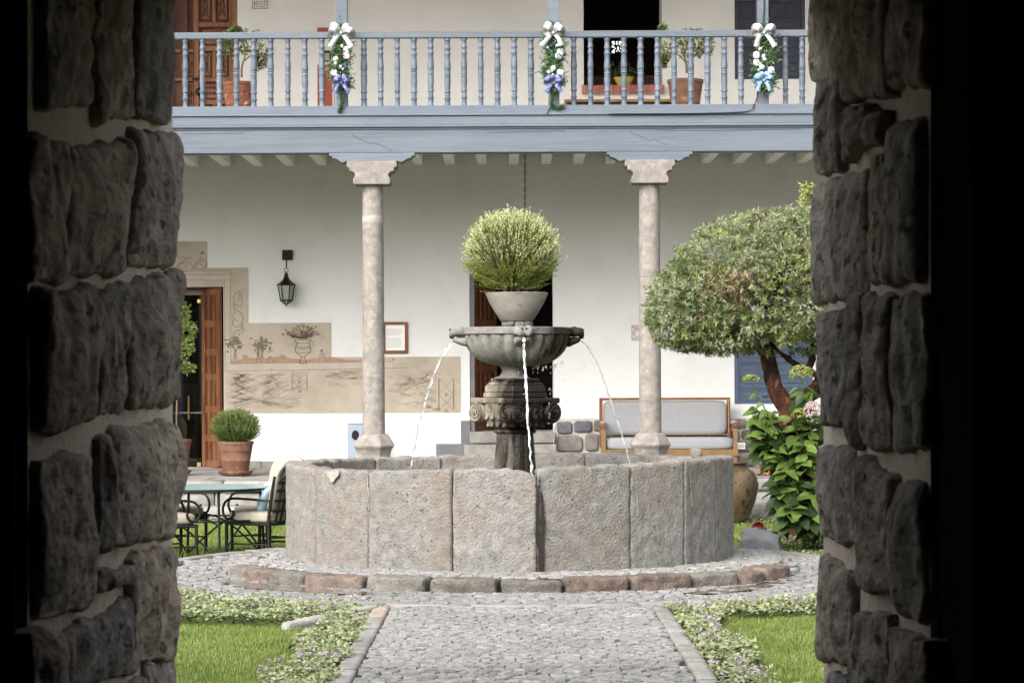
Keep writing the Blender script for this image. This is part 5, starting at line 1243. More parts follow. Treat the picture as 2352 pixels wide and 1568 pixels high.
def flower_head(x, y, rx, ry, m, seed, n=170):
    rs = np.random.RandomState(seed); k = HD / F; v = rs.normal(size=(n, 3)); v = unit(v); v[:, 2] = np.where(v[:, 2] < -.45, -v[:, 2], v[:, 2])
    c = np.array(W(x, y, HD - .06)); p = c + v * np.array([rx * k, rx * k, ry * k]) * rs.uniform(.85, 1.05, (n, 1)); P = []; Dd = []
    for i in range(n):
        q = rs.normal(size=3); q -= v[i] * q.dot(v[i]); q /= np.linalg.norm(q); q2 = np.cross(v[i], q)
        for w in (q, q2, -q, -q2): P.append(p[i]); Dd.append(w + v[i] * .25)
    leaves('flower_head', np.array(P), np.array(Dd), .016, .016, [m], None, hyd, fold=.05)
flower_head(1725, 871, 19, 10, MT['fl_green'], 1, 90); flower_head(1840, 858, 27, 19, MT['fl_green'], 2, 200); flower_head(1866, 945, 22, 22, MT['fl_pink'], 3); flower_head(1836, 952, 17, 14, MT['fl_green'], 4, 110)

# ================================================================== FURNITURE
def soft(name, mapper, m, par, n=(8, 8, 5), k=5, amp=.004): return rock(name, mapper, m, par, *n, k, amp, 5, fine=False)
# sofa bench against the rubble wall
SD = 33.1
def sx(p): return wx(p, SD)
def sz(p): return wz(p, SD)
t = thing('settee', 'long wooden settee with pale grey nail-studded upholstery behind the right column', 'settee', (sx(1534), SD, FZ)); TILT.append(t)
x0, x1 = sx(1377), sx(1680); zs, zt_ = sz(1012), sz(915)
G().box(x0 + .03, x1 - .03, SD + .27, SD + .33, zt_ - .035, zt_).build('top_rail', MT['woodred'], t, bevel=.008)
for a in (x0 + .0, x1 - .045): G().box(a, a + .045, SD + .26, SD + .335, FZ + .3, zt_).build('back_post', MT['woodred'], t, bevel=.008)
soft('back_cushion', lambda u, v, w: ((x0 + x1) / 2 + u * ((x1 - x0) / 2 - .05), SD + .25 + v * .05 + .03 * (w + 1) / 2, (sz(1000) + zt_ - .04) / 2 + w * (zt_ - .04 - sz(1000)) / 2), MT['fabric'], t, (14, 4, 8), 14)
soft('seat_cushion', lambda u, v, w: (sx(1535) + u * (sx(1684) - sx(1390)) / 2, SD + .0 + v * .25, sz(1019) + w * .085), MT['fabric'], t, (14, 8, 5), 9)
G().box(sx(1386), sx(1682), SD - .26, SD - .22, sz(1047), sz(1034)).build('apron', MT['woodlight'], t, bevel=.006)
def bleg(px, y0=1047):
    z1 = sz(y0); pr = [(.026, FZ), (.032, FZ + .02), (.022, FZ + .045), (.024, FZ + .06), (.036, z1 - .07), (.036, z1 - .03), (.03, z1 - .025), (.04, z1 - .01), (.04, z1)]
    G().lathe(sx(px), SD - .22, pr, 12).build('leg', MT['woodlight'], t, sm=True)
    G().box(sx(px) - .036, sx(px) + .036, SD - .272, SD - .2, z1, sz(1031)).build('leg_block', MT['woodlight'], t, bevel=.006)
for p in (1383, 1586, 1684): bleg(p)
for p in (1390, 1676): G().box(sx(p) - .02, sx(p) + .02, SD + .24, SD + .3, FZ, sz(1030)).build('leg', MT['woodred'], t, bevel=.006)
for p in (1383, 1684):
    c = sx(p)
    G().prism([(c - .032, sz(1033)), (c + .032, sz(1033)), (c + .028, sz(1005)), (c + .034, sz(990)), (c + .03, sz(985)), (c - .03, sz(985)), (c - .034, sz(990)), (c - .028, sz(1005))], SD - .26, SD - .19).build('arm_post', MT['woodlight'], t, bevel=.006)
    G().tube([(c, SD - .27, sz(977)), (c, SD - .2, sz(977))], .038, 14).build('arm_scroll', MT['woodred'], t, sm=True)
    G().ball((c, SD - .272, sz(977)), .016, 8).build('arm_boss', MT['woodlight'], t, sm=True)
    soft('arm_pad', lambda u, v, w: (c + u * .035, SD + .02 + v * .25, sz(972) + w * .03), MT['fabric'], t, (4, 8, 4), 4)
    G().box(c - .02, c + .02, SD - .2, SD + .3, sz(985), sz(978)).build('arm_rail', MT['woodred'], t, bevel=.005)
g = G()
for i in range(74):
    a = i / 73; g.ball((sx(1392) + (sx(1678) - sx(1392)) * a, SD - .262, sz(1033)), .0085, 5); g.ball((sx(1386) + (sx(1674) - sx(1386)) * a, SD + .195, sz(920.5)), .0085, 5); g.ball((sx(1390) + (sx(1672) - sx(1390)) * a, SD + .19, sz(1000)), .0085, 5)
for i in range(18):
    for p in (1384, 1675): g.ball((sx(p), SD + .2, sz(922 + i * 4.2)), .0085, 5)
o = g.build('nail_studs', MT['brass'], t); o['kind'] = 'stuff'

# litter bin behind the left column
BD = 33.2
t = thing('litter_bin', 'pale blue metal litter bin with a round black opening behind the left column', 'bin', (wx(822, BD), BD, FZ)); TILT.append(t)
a, b = wx(798, BD), wx(843, BD)
G().box(a, b, BD - .12, BD + .12, FZ, wz(972, BD)).build('body', MT['binblue'], t, bevel=.008)
G().box(a - .006, b + .006, BD - .13, BD + .13, wz(972, BD) + .002, wz(967, BD)).build('lid', MT['steel'], t, bevel=.006)
G().lathe(0, 0, [(.052, 0), (.056, .004), (.0, .005)], 24).build('opening', MT['black'], t, sm=True)
o = t.children[-1]; o.matrix_parent_inverse = Matrix.Translation(-t.location); o.matrix_basis = Matrix.Translation((wx(816, BD), BD - .121, wz(997, BD))) @ Matrix.Rotation(R(90), 4, 'X') @ Matrix.Diagonal((.9, 1.2, 1, 1))

# lanterns and chain
LD = DW - .18
t = thing('wall_lantern', 'black iron lantern with frosted panes hanging from the white wall', 'lantern', (wx(657, LD), LD, wz(700, LD))); TILT.append(t)
G().box(X(649), X(673), DW - .05, DW - .002, Z(595), Z(572)).build('back_plate', MT['iron'], t, bevel=.004)
G().tube(spline([(X(659), DW - .04, Z(580)), (X(659), DW - .12, Z(584)), (wx(658, LD), LD, wz(592, LD)), (wx(658, LD), LD, wz(612, LD))], 4), .009, 7).build('bracket', MT['iron'], t, sm=True)
lc = wx(657.5, LD); kk = LD / F
g = G().tube([(lc + 4.6 * kk * math.cos(a), LD, wz(618, LD) + 4.6 * kk * math.sin(a)) for a in np.linspace(0, 2 * math.pi, 17)[:-1]], .005, 6, closed=True); g.build('ring', MT['iron'], t, sm=True)
G().lathe(lc, LD, [(r * kk, wz(y, LD)) for r, y in ((21, 653), (23, 651.5), (17, 648), (9, 641), (5, 633), (3.5, 626), (3, 624))], 6, a0=R(0)).build('roof', MT['iron'], t)
G().lathe(lc, LD, [(r * kk, wz(y, LD)) for r, y in ((12.5, 688), (18.2, 654))], 6).build('pane', MT['milk'], t)
for k in range(6):
    a = k * math.pi / 3; A = Vector((lc + 19.3 * kk * math.cos(a), LD + 19.3 * kk * math.sin(a), wz(652.5, LD))); B = Vector((lc + 13.4 * kk * math.cos(a), LD + 13.4 * kk * math.sin(a), wz(688, LD))); E = Vector((lc + 3 * kk * math.cos(a), LD + 3 * kk * math.sin(a), wz(696.5, LD)))
    G().tube([A, B, E], .008, 6).build('bar', MT['iron'], t, sm=True)
G().lathe(lc, LD, [(r * kk, wz(y, LD)) for r, y in ((13.8, 689.5), (14, 686.5), (13, 686))], 6).build('base_ring', MT['iron'], t)
G().lathe(lc, LD, [(r * kk, wz(y, LD)) for r, y in ((4, 696), (11.5, 689))], 6).build('lower_pane', MT['milk'], t)
G().ball((lc, LD, wz(699, LD)), .012, 8).build('finial', MT['iron'], t, sm=True)
CD = 31.6
t = thing('hanging_chain', 'thin black chain hanging from the porch ceiling above the bowl shrub', 'chain', (wx(1207, CD), CD, 4.57)); TILT.append(t)
y = wz(338, CD); k = 0; L = .052
while y > wz(600, CD):
    c = Vector((wx(1207, CD), CD, y - L / 2)); ax = Vector((1, 0, 0)) if k % 2 == 0 else Vector((0, 1, 0)); pts = [c + ax * (.012 * math.cos(a)) + Vector((0, 0, .032 * math.sin(a))) for a in np.linspace(0, 2 * math.pi, 11)[:-1]]
    G().tube(pts, .0045, 5, closed=True).build('link', MT['iron'], t, sm=True); y -= L; k += 1

# table and chairs on the lawn behind the fountain
TZ = -.1
TX, TY, TR = wx(467, 23.95), 23.95, .68
t = thing('glass_table', 'round glass garden table with black wrought iron legs at the left', 'table', (TX, TY, TZ))
G().lathe(TX, TY, [(TR - .006, .606), (TR - .006, .618)], 72).build('glass_top', MT['glass'], t, sm=True)
g = G(); n = 72
for r, z in ((TR - .02, .592), (TR, .592), (TR, .615), (TR - .004, .615)):
    for i in range(n): a = 2 * math.pi * i / n; g.v.append((TX + r * math.cos(a), TY + r * math.sin(a), z))
for k in range(3):
    for i in range(n): j = (i + 1) % n; g.face((k * n + i, k * n + j, (k + 1) * n + j, (k + 1) * n + i))
g.build('rim', MT['iron'], t, sm=True)
a0 = math.atan2(-.557, .223); LA = [a0 + k * math.pi / 2 for k in range(4)]
def leg_pt(a, z): r = .58 + .05 * (1 - (z - TZ) / .7); return Vector((TX + r * math.cos(a), TY + r * math.sin(a), z))
for k, a in enumerate(LA):
    G().tube([leg_pt(a, .6), leg_pt(a, .3), leg_pt(a, TZ)], .0135, 8).build('leg', MT['iron'], t, sm=True)
    for s in (-1, 1):
        b = a + s * math.pi / 2; A = leg_pt(a, .26); B = leg_pt(b, TZ + .01); P = []
        for i in range(9): q = i / 8; P.append(A.lerp(B, q) + Vector((0, 0, .17 * math.sin(math.pi * q ** .8))))
        G().tube(P, .0095, 6).build('brace', MT['iron'], t, sm=True)
G().tube([(TX + .57 * math.cos(a), TY + .57 * math.sin(a), .30) for a in np.linspace(0, 2 * math.pi, 37)[:-1]], .0095, 6, closed=True).build('ring_brace', MT['iron'], t, sm=True)

def make_chair(label):      # front towards +x, origin on the ground
    c = thing('garden_chair', label, 'chair', (0, 0, 0), 'garden chairs round the glass table'); I = MT['iron']
    for s in (-1, 1):
        G().tube([(.25, s * .26, 0), (.25, s * .265, .38)], .017, 8).build('leg', I, c, sm=True)
        G().tube(spline([(-.27, s * .24, 0), (-.25, s * .24, .38), (-.29, s * .24, .66), (-.325, s * .235, .84)], 4), .016, 8).build('leg', I, c, sm=True)
        P = spline([(-.28, s * .245, .60), (-.05, s * .28, .612), (.16, s * .285, .615), (.25, s * .28, .58), (.285, s * .28, .50), (.25, s * .28, .425), (.19, s * .28, .42), (.155, s * .28, .46), (.155, s * .28, .50)], 4)
        G().tube(P, .0125, 8).build('arm', I, c, sm=True)
        G().tube([(.25, s * .262, .17), (-.26, s * .242, .17)], .009, 6).build('stretcher', I, c, sm=True)
    G().tube([(-.0, -.25, .17), (0, .25, .17)], .009, 6).build('stretcher', I, c, sm=True)
    g = G().tube([(.255, -.27, .37), (.255, .27, .37), (-.26, .25, .37), (-.26, -.25, .37)], .016, 6, closed=True); g.build('seat_frame', I, c, sm=True)
    def bk(y, z): return (-.26 - .12 * max(0, (z - .38)) / .5 - .012, y, z)
    top = spline([bk(-.235, .84), bk(-.2, .90), bk(-.1, .945), bk(0, .96), bk(.1, .945), bk(.2, .90), bk(.235, .84)], 4); G().tube(top, .016, 8).build('back_rail', I, c, sm=True)
    inn = spline([bk(-.235, .78), bk(-.15, .83), bk(0, .87), bk(.15, .83), bk(.235, .78)], 4); G().tube(inn, .009, 6).build('back_bar', I, c, sm=True)
    for z in (.50, .60, .70, .775): G().box(bk(0, z)[0] - .005, bk(0, z)[0] + .005, -.235, .235, z - .013, z + .013).build('back_bar', I, c)
    for y in (-.16, -.08, 0, .08, .16): G().tube([bk(y, .40), bk(y, .60), bk(y, .84 - abs(y) * .3)], .012, 4).build('back_bar', I, c)
    soft('seat_cushion', lambda u, v, w: (.0 + u * .265, v * .262, .435 + w * .052 + .012 * (1 - u * u) * (1 - v * v) * (w > 0)), MT['cushion'], c, (9, 9, 5), 7, .006)
    def bc(u, v, w):
        z = .49 + (w + 1) / 2 * .5; y = v * .24 * (1 if w < .3 else math.sqrt(max(.05, 1 - ((w - .3) / .8) ** 2))); return (bk(0, min(z, .95))[0] + .06 + u * .036, y, z)
    soft('back_cushion', bc, MT['cushion'], c, (4, 10, 10), 8, .005)
    return c
def place(c, x, y, fx_, fy_): c.location = (x, y, TZ - .005); c.rotation_euler.z = math.atan2(fy_, fx_); return c
CA = make_chair('cream cushioned iron chair nearest the fountain, seen from behind its lattice back')
CB = copy_tree(CA); CB['label'] = 'cream cushioned iron chair facing the camera, farthest behind the glass table'
CCx = copy_tree(CA); CCx['label'] = 'cream cushioned iron chair at the far left of the glass table'
CDx = copy_tree(CA); CDx['label'] = 'cream cushioned iron chair at the near left, mostly hidden by the gateway'
place(CA, -2.46, 23.90, -.85, .53); place(CB, -2.52, 24.9, -.6, -.8); place(CCx, -3.5, 24.75, .75, -.6); place(CDx, -3.38, 23.45, .9, .4)
for (cx_, cy_, a_, lab) in ((-2.30, 23.98, 122, 'pale blue throw pillow on the chair nearest the fountain'), (-2.43, 24.93, 215, 'pale blue throw pillow on the chair farthest behind the table')):
    f2 = Vector((math.cos(R(a_ + 90 - 90)), math.sin(R(a_ - 0)), 0))
    base = CA if 'nearest' in lab else CB; mw = Matrix.Translation(base.location) @ Matrix.Rotation(base.rotation_euler.z, 4, 'Z')
    o = rock('throw_pillow', lambda u, v, w: mw @ Vector((-.12 + u * .055 - w * .05, v * .2, .60 + w * .135)), MT['pillow'], None, 6, 10, 10, 3.2, .006, 6, fine=False); tag(o, lab, 'pillow', 'throw pillows')

# clay jar, slate block, tipped pot, pale edging stone
JD = 28.2; jx = wx(1679, JD)
t = thing('clay_jar', 'big bulbous mottled clay jar standing behind the right side of the fountain', 'jar', (jx, JD, -.01))
jk = JD / F
G().lathe(jx, JD, [(r * jk, wz(y, JD)) for r, y in ((28, 1206), (32, 1200), (45, 1178), (56, 1150), (62, 1126), (63, 1112), (60, 1096), (52, 1083), (42, 1076), (35, 1073), (34, 1068), (37, 1064), (38, 1062), (34, 1062), (30, 1068), (30, 1076))], 56).build('body', MT['jar'], t, sm=True)
def slate(u, v, w):
    x = wx(1748, 23.7) + u * .205 + .03 * v - .02 * w * u; y = 23.72 + v * .17 + .05 * u
    zt = .20 - .07 * (u + 1) / 2 + .045 * v - .03 * max(0, -u - .5); return (x, y, -.06 + (zt + .06) * (w + 1) / 2)
o = rock('slate_block', slate, MT['slate'], None, 16, 12, 8, 40, .018, 7, crisp=True); tag(o, 'dark grey slate block lying on the grass right of the fountain', 'stone block')
ED = 24.2
t = thing('tipped_pot', 'small clay pot lying on its side behind the slate block', 'pot', W(1752, 1235, ED))
o = G().lathe(0, 0, [(.035, 0), (.055, .03), (.07, .09), (.066, .13), (.078, .15), (.07, .152), (.058, .13), (.06, .08), (.0, .03)], 28).build('body', MT['terraold'], t, sm=True)
o.matrix_parent_inverse = Matrix(); o.matrix_basis = Matrix.Translation((0, 0, .06)) @ Matrix.Rotation(R(70), 4, 'X') @ Matrix.Rotation(R(-25), 4, 'Y')
o = rock('stone_slab', lambda u, v, w: W(1755 + u * 26, 1218 + w * 4, 25.6 + v * .2), MT['slab'], None, 6, 4, 3, 20, .01, 6); tag(o, 'flat pale slab set in the grass behind the slate block', 'stone slab')
def eg(u, v, w):
    a = Vector((wx(655, 16.75), 16.7, 0)); b = Vector((wx(856, 17.75), 17.72, 0)); p = a.lerp(b, (u + 1) / 2); d = (b - a).normalized(); n_ = Vector((-d.y, d.x, 0))
    return p + n_ * (v * .065 * (.55 + .45 * min(1, (u + 1) * 2.5))) + Vector((0, 0, -.045 + w * .045 + .03 * (u + 1) / 2))
o = rock('edging_stone', eg, MT['edging'], None, 26, 6, 4, 30, .02, 12); tag(o, 'long narrow pale edging stone lying between lawn and flower bed', 'edging stone')

# things on the gallery
t = thing('gallery_bench', 'low wooden bench under the dark gallery window', 'bench', (wx(1424, 30.6), 30.6, UZ)); TILT.append(t)
a, b = wx(1298, 30.6), wx(1548, 30.6); zt2 = wz(232, 30.6)
G().box(a, b, 30.45, 30.8, zt2 - .035, zt2).build('seat', MT['woodlight'], t, bevel=.005)
G().box(a + .03, b - .03, 30.5, 30.53, UZ, zt2 - .037).build('apron', MT['wooddark'], t)
t = thing('yellow_pot', 'yellow glazed pot with ragged rim on the brick window sill', 'pot', (X(1436), DW + .15, Z(199))); TILT.append(t)
G().lathe(X(1436), DW + .15, [(r * DW / F, Z(y)) for r, y in ((13, 199), (14, 198), (18, 188), (24, 177), (22, 177), (12, 190))], 28, rf=lambda a, k, z: 1 + (.05 * math.sin(a * 9) if k in (3, 4) else 0)).build('body', MT['yellowpot'], t, sm=True)
rs = np.random.RandomState(31)
pc_ = np.array([[X(1436 + rs.normal() * 14), DW + .15 + rs.normal() * .06, Z(165 + rs.normal() * 11)] for _ in range(60)]); rosettes('foliage', pc_, rs.normal(size=(60, 3)), 6, .05, .02, [MT['gc_dark'], MT['lf_gal']], rs.randint(0, 2, 60), t, .8, 32)
g = G()
for q in range(7): ribbon(g, [(1426 + q * 3.4, 184 + (q % 3) * 3), (1428 + q * 3.4, 187 + (q % 2) * 3)], 1.2, DW + .05)
# garlands
def bow(par, c, s, m, seed, loops=4, tails=2, nm='bow', flip=1):
    rnd = random.Random(seed); g = G(); c = Vector(c)
    def strip(P, w):
        b = len(g.v)
        for i, (p, wd) in enumerate(zip(P, w)):
            d = (P[min(i + 1, len(P) - 1)] - P[max(i - 1, 0)]); n_ = Vector((-d.z, .25 * d.length, d.x)).normalized() * wd / 2; g.v.append(tuple(p + n_)); g.v.append(tuple(p - n_))
        for i in range(len(P) - 1): g.face((b + 2 * i, b + 2 * i + 1, b + 2 * i + 3, b + 2 * i + 2))
    for k in range(loops):
        side = -1 if k % 2 == 0 else 1; tilt = rnd.uniform(.05, .5) + .35 * (k // 2); L = s * rnd.uniform(.8, 1.1)
        e = Vector((side * L * math.cos(tilt), -.02, L * math.sin(tilt)))
        P = [c, c + e * .5 + Vector((0, -.06 * s / .1, .03)), c + e + Vector((0, -.04 * s / .1, .0)), c + e * .98 + Vector((0, .02, -.03)), c + e * .45 + Vector((0, -.01, -.03)), c]
        P = spline(P, 4); n = len(P); strip(P, [s * (.30 + .45 * math.sin(math.pi * i / (n - 1))) for i in range(n)])
    for k in range(tails):
        side = -1 if k % 2 == 0 else 1; P = spline([c, c + Vector((side * s * .55, -.04, -s * .6)), c + Vector((side * s * rnd.uniform(.7, 1.15), -.02, -s * rnd.uniform(1.1, 1.6)))], 5); n = len(P); strip(P, [s * (.25 + .4 * i / n) for i in range(n)])
    g.ball(c + Vector((0, -.03, 0)), s * .17, 8)
    o = g.build(nm, m, par, sm=True); md = o.modifiers.new('th', 'SOLIDIFY'); md.thickness = .003; return o
def garland(px, ytop, ybot, ybow, label, seed, mblue, whitex, tail):
    D = DB + .0; rnd = random.Random(seed); rs = np.random.RandomState(seed)
    t = thing('garland', label, 'garland', (wx(px, D), D, wz(ybot, D)), 'christmas garlands on the gallery posts'); TILT.append(t)
    k = D / F; P, Q, Sx = [], [], []
    for i in range(620):
        y = rnd.uniform(ytop + 2, ybot); w = 16 if ytop + 18 < y < ybot - 12 else 9; x = px + rnd.uniform(-w, w) + 3 * math.sin(y * .07); z0 = np.array([wx(x, D), D - .02 - rnd.random() * .07, wz(y, D)])
        d0 = rs.normal(size=3) * .7 + np.array([(x - px) * .05, -.5, -.15]); s = 1 if rnd.random() < .3 else 0
        for j in range(9): P.append(z0 + d0 * .0055 * j); q = rs.normal(size=3); Q.append(q + d0 * .7); Sx.append(s)
    leaves('greenery', np.array(P), np.array(Q), rs.uniform(.03, .055, len(P)), .013, [MT['needle'], MT['needle2']], np.array(Sx), t, fold=.05)
    P, Q = [], []
    for i in range(60): P.append([wx(px + rnd.uniform(-18, 18), D), D - .09, wz(rnd.uniform(ytop + 30, ybot - 8), D)]); Q.append(rs.normal(size=3) + np.array([0, -.5, 0]))
    leaves('pale_leaves', np.array(P), np.array(Q), .05, .024, [MT['gc_pale']], None, t)
    bow(t, W(px, ytop + 22, D - .12), .125, MT['ribbonwhite'], seed, 4, 2, 'white_bow'); bow(t, W(px + rnd.uniform(-2, 2), ybow, D - .12), .09, mblue, seed + 1, 6, 3, 'blue_bow')
    for i in range(11):
        x, y = px + rnd.uniform(-14, 15), rnd.uniform(ytop + 45, ybow - 14); m_ = MT['pearl'] if i > 2 else (MT['bauble'] if i else MT['gold']); r_ = rnd.uniform(.016, .028) if i != 3 else .036
        G().ball(W(x, y, D - .115), r_, 12).build('bauble', m_, t, sm=True)
    for i in range(3): x, y = px + rnd.choice((-17, 16, 12)), rnd.uniform(ytop + 50, ybow - 20); soft('padded_heart', lambda u, v, w, x=x, y=y: W(x, y, D - .11) + Vector((u * .042, v * .018, w * .045)), MT['ribbonwhite'], t, (6, 4, 6), 3, .004)
    if tail:
        Pt = spline([W(px + a, y, D - .045 if y < 240 else D - .03) for a, y in tail], 5); G().tube(Pt, .006, 5).build('stem', MT['needle'], t)
        P, Q = [], []
        for p in Pt:
            for j in range(26): P.append(np.array(p) + rs.normal(size=3) * .008); Q.append(rs.normal(size=3))
        leaves('tail_greenery', np.array(P), np.array(Q), .03, .009, [MT['needle'], MT['lf_box1']], rs.randint(0, 2, len(P)), t)
garland(786, 53, 205, 189, 'christmas garland on the left gallery post, white bow askew and violet bow below', 41, MT['ribbonblue'], 0, [(-2, 205), (0, 222), (2, 236), (-4, 248), (-3, 258)])
garland(1273, 55, 210, 192, 'christmas garland on the middle gallery post, centred white bow and violet bow below', 52, MT['ribbonblue'], 0, [(-4, 208), (-2, 224), (-5, 238), (0, 246), (12, 248), (22, 243)])
garland(1757, 56, 214, 188, 'christmas garland on the right gallery post with a light blue bow at its foot', 63, MT['ribboncyan'], 0, None)
c_ = G().tube(spline([W(1757, -40, DB + .02), W(1758, 20, DB + .02), W(1755, 58, DB + .02)], 5), .008, 6); tag(c_.build('cable', MT['cable'], sm=True), 'thin black cable running down the right gallery post above its garland', 'cable', 'gallery cables'); TILT.append(bpy.data.objects['cable'])
c_ = G().tube(spline([W(1742, 208, DB + .02), W(1740, 228, DB + .02), W(1733, 245, DB - .02), W(1716, 259, DB - .055), W(1600, 262.5, DB - .055), W(1400, 263, DB - .055)], 6), .007, 6).build('cable', MT['cable'], sm=True); tag(c_, 'black cable curving off the right post and along the fascia', 'cable', 'gallery cables'); TILT.append(c_)
c_ = G().tube(spline([W(1266, 246, DB - .02), W(1262, 254, DB - .03), W(1258, 262, DB - .055)], 5), .007, 6).build('cable', MT['cable'], sm=True); tag(c_, 'short black cable end below the middle garland', 'cable', 'gallery cables'); TILT.append(c_)
# left interior piece seen through the glass door
t = thing('painted_cabinet', 'dark painted cabinet with an oval panel behind the glass door', 'cabinet', (X(425), 35.2, FZ))
a, b = wx(398, 35.2), wx(455, 35.2); G().box(a, b, 35.2, 35.6, FZ - .05, wz(880, 35.2)).build('body', MT['chest'], t, bevel=.01)
G().ball((wx(420, 35.2), 35.19, wz(975, 35.2)), .22, 24, sc=(.8, .06, 1.5)).build('oval_panel', MT['black'], t, sm=True)
G().ball((wx(420, 35.2), 35.18, wz(985, 35.2)), .09, 14, sc=(.8, .06, 2)).build('ornament', MT['brass'], t, sm=True)

# ================================================================== GRASS AND GROUND COVER
def band_pts(n, fn, x0, x1, y0, y1, rs):
    out = []
    while len(out) < n:
        p = np.stack([rs.uniform(x0, x1, 4000), rs.uniform(y0, y1, 4000)], 1); out += [q for q in p if fn(*q)]
    return np.array(out[:n])
def gc_left_a(x, y):    # along the circle
    return -3.6 < x < -1.0 and (x - PCX) ** 2 + (y - PCD) ** 2 > (PR + .05) ** 2 and y < 20.3 and y > (16.98 + .12 * math.sin(x * 5) if x < -1.55 else 16.98 + (x + 1.55) * 1.5)
def gc_left_b(x, y): return 10.5 < y < 17.35 and -1.36 + .06 * math.sin(y * 3.1) < x < -1.0 + .03 * math.sin(y * 7)
def gc_right_a(x, y): return 1.1 < x < 3.6 and (x - PCX) ** 2 + (y - PCD) ** 2 > (PR + .06) ** 2 and y < 20 and y > 17.62 + .08 * math.sin(x * 6)
def gc_right_b(x, y): return 10.5 < y < 17.75 and 1.16 + .03 * math.sin(y * 7) < x < 1.46 + .07 * math.sin(y * 2.6)
def gc_back_r(x, y): return (1.7 < x < 6 and 28.1 < y < 28.72) or (((x - 3.05) / .72) ** 2 + ((y - 25.0) / .9) ** 2 < 1 and x > 2.3) or (2.15 < x < 3.6 and abs(y - (23.05 - .3 * (x - 2.15))) < .2 + .06 * math.sin(x * 9))
def gc_back_l(x, y): return -6 < x < -1.4 and 28.2 + .08 * math.sin(x * 4) < y < 28.74
def any_gc(x, y): return gc_left_a(x, y) or gc_left_b(x, y) or gc_right_a(x, y) or gc_right_b(x, y) or gc_back_r(x, y) or gc_back_l(x, y)
def cover(name, fn, box_, n, h, label, seed, fl=0., ls=.033):
    rs = np.random.RandomState(seed); p = band_pts(n, fn, *box_, rs); zz = np.empty(n); hh = np.empty(n)
    for i, (x, y) in enumerate(p):
        b = h * (.55 + .5 * noise.noise(Vector((x * 4.5, y * 4.5, seed))) + .25 * noise.noise(Vector((x * 13, y * 13, seed)))); hh[i] = max(.015, b); zz[i] = lawn_z(x, y)
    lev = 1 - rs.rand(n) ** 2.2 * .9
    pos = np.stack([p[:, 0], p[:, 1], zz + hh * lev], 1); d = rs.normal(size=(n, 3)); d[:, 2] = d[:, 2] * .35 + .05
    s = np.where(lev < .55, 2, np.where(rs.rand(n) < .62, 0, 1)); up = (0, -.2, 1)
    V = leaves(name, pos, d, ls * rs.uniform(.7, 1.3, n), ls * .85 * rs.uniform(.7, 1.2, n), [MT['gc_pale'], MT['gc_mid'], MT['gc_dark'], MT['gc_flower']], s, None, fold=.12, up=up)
    tag(V, label, 'ground cover', kind='stuff')
    if fl:
        q = p[rs.choice(n, int(n * fl))]; P, Dd = [], []
        for (x, y) in q:
            if noise.noise(Vector((x * 2.2, y * 2.2, 4))) < .0: continue
            c = np.array([x, y, lawn_z(x, y) + max(.02, h * (.55 + .5 * noise.noise(Vector((x * 4.5, y * 4.5, seed))) + .25 * noise.noise(Vector((x * 13, y * 13, seed))))) + .02])
            for j in range(9): v = rs.normal(size=3); P.append(c + v * .008); Dd.append(v + np.array([0, 0, .3]))
        leaves('blossoms', np.array(P), np.array(Dd), .017, .013, [MT['gc_flower']], None, V)
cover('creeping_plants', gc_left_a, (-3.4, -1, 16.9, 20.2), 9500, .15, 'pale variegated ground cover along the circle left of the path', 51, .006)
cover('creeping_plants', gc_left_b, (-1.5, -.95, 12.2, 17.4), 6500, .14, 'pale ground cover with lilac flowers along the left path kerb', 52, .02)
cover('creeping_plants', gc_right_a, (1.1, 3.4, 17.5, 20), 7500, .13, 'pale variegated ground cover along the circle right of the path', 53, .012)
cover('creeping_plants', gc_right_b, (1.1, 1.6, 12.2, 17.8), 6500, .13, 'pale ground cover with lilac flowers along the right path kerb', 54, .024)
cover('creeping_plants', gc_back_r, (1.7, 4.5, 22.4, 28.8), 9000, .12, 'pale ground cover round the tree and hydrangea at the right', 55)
cover('creeping_plants', gc_back_l, (-5, -1.4, 28.1, 28.8), 3500, .12, 'pale ground cover along the foot of the porch steps', 56)
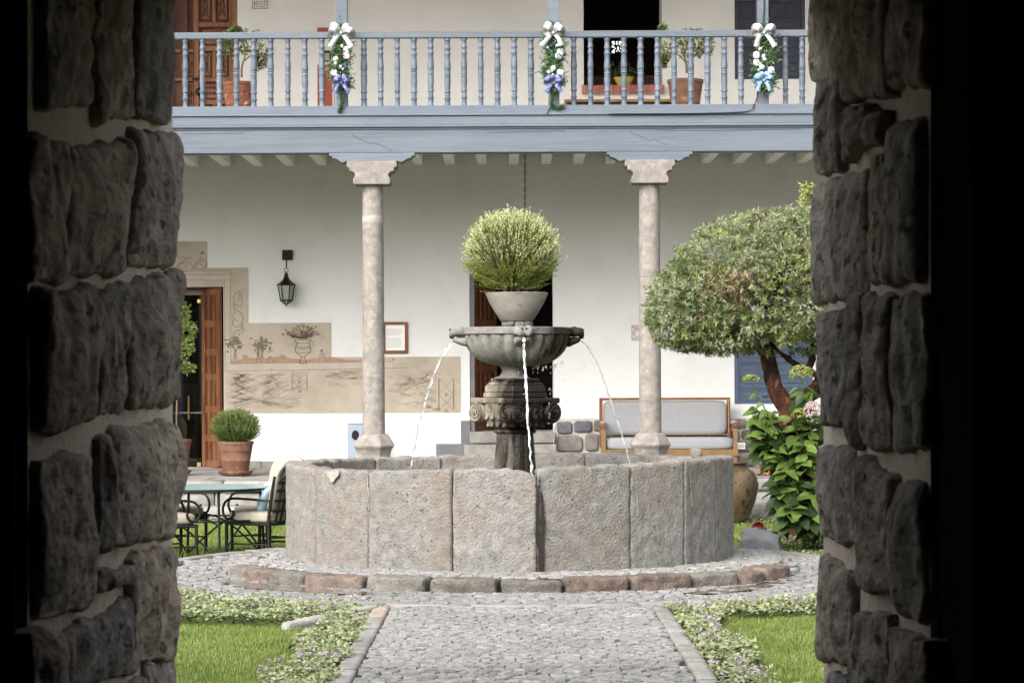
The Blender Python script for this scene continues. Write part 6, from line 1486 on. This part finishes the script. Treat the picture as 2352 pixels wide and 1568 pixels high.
def grass(name, box_, n, hmin, hmax, wd, label, seed, cond):
    rs = np.random.RandomState(seed); x0, x1, y0, y1 = box_
    p = np.stack([rs.uniform(x0, x1, n), rs.uniform(y0, y1, n)], 1); keep = np.array([cond(*q) for q in p]); p = p[keep]; n = len(p)
    z = np.array([lawn_z(*q) for q in p]) - .012; h = rs.uniform(hmin, hmax, n) * (1 + .3 * np.array([noise.noise(Vector((q[0] * 2, q[1] * 2, seed))) for q in p]))
    a = rs.uniform(0, 2 * math.pi, n); le = rs.uniform(.1, .75, n); base = np.stack([p[:, 0], p[:, 1], z], 1)
    side = np.stack([np.cos(a + 1.57), np.sin(a + 1.57), 0 * a], 1) * wd / 2; out = np.stack([np.cos(a), np.sin(a), 0 * a], 1)
    mid = base + np.stack([0 * a, 0 * a, h * .6], 1) + out * (h * le * .3)[:, None]; tip = base + np.stack([0 * a, 0 * a, h], 1) + out * (h * le)[:, None]
    V = np.stack([base - side, base + side, mid + side * .7, mid - side * .7, tip], 1).reshape(-1, 3); b = np.arange(n)[:, None] * 5
    T = np.stack([np.hstack([b, b + 1, b + 2]), np.hstack([b, b + 2, b + 3]), np.hstack([b + 3, b + 2, b + 4])], 1).reshape(-1, 3)
    pale = np.array([noise.noise(Vector((q[0] * 1.3, q[1] * 1.3, 7))) for q in p]) * .5 + .42; s = np.repeat((rs.rand(n) < pale).astype(int), 3)
    o = tris_mesh(name, V, T, [MT['grass1'], MT['grass2']], s); tag(o, label, 'grass', kind='stuff')
free = lambda x, y: not any_gc(x, y) and not in_circle(x, y, PR + .04)
grass('grass', (-2.9, -1.04, 11.5, 18.2), 80000, .02, .038, .0042, 'short green lawn grass left of the path', 61, free)
grass('grass', (1.16, 3.1, 11.5, 18.2), 80000, .02, .038, .0042, 'short green lawn grass right of the path', 62, free)
grass('grass', (-4.6, -1.2, 21.2, 28.3), 60000, .03, .06, .006, 'lawn grass under the garden table and chairs', 63, free)
grass('grass', (1.2, 4.6, 21.2, 28.2), 50000, .03, .06, .006, 'lawn grass round the clay jar at the right', 64, free)
grass('grass', (-3.3, -2.5, 22.35, 22.9), 60, .12, .26, .005, 'loose tall grass blades by the table legs', 65, lambda x, y: not in_circle(x, y, PR + .04))

# the old gallery hangs slightly out of level
RM = Matrix.Translation((0, 29.6, 3)) @ Matrix.Rotation(R(-.26), 4, 'Y') @ Matrix.Translation((0, -29.6, -3))
bpy.context.view_layer.update()
for o in TILT: o.matrix_world = RM @ o.matrix_world
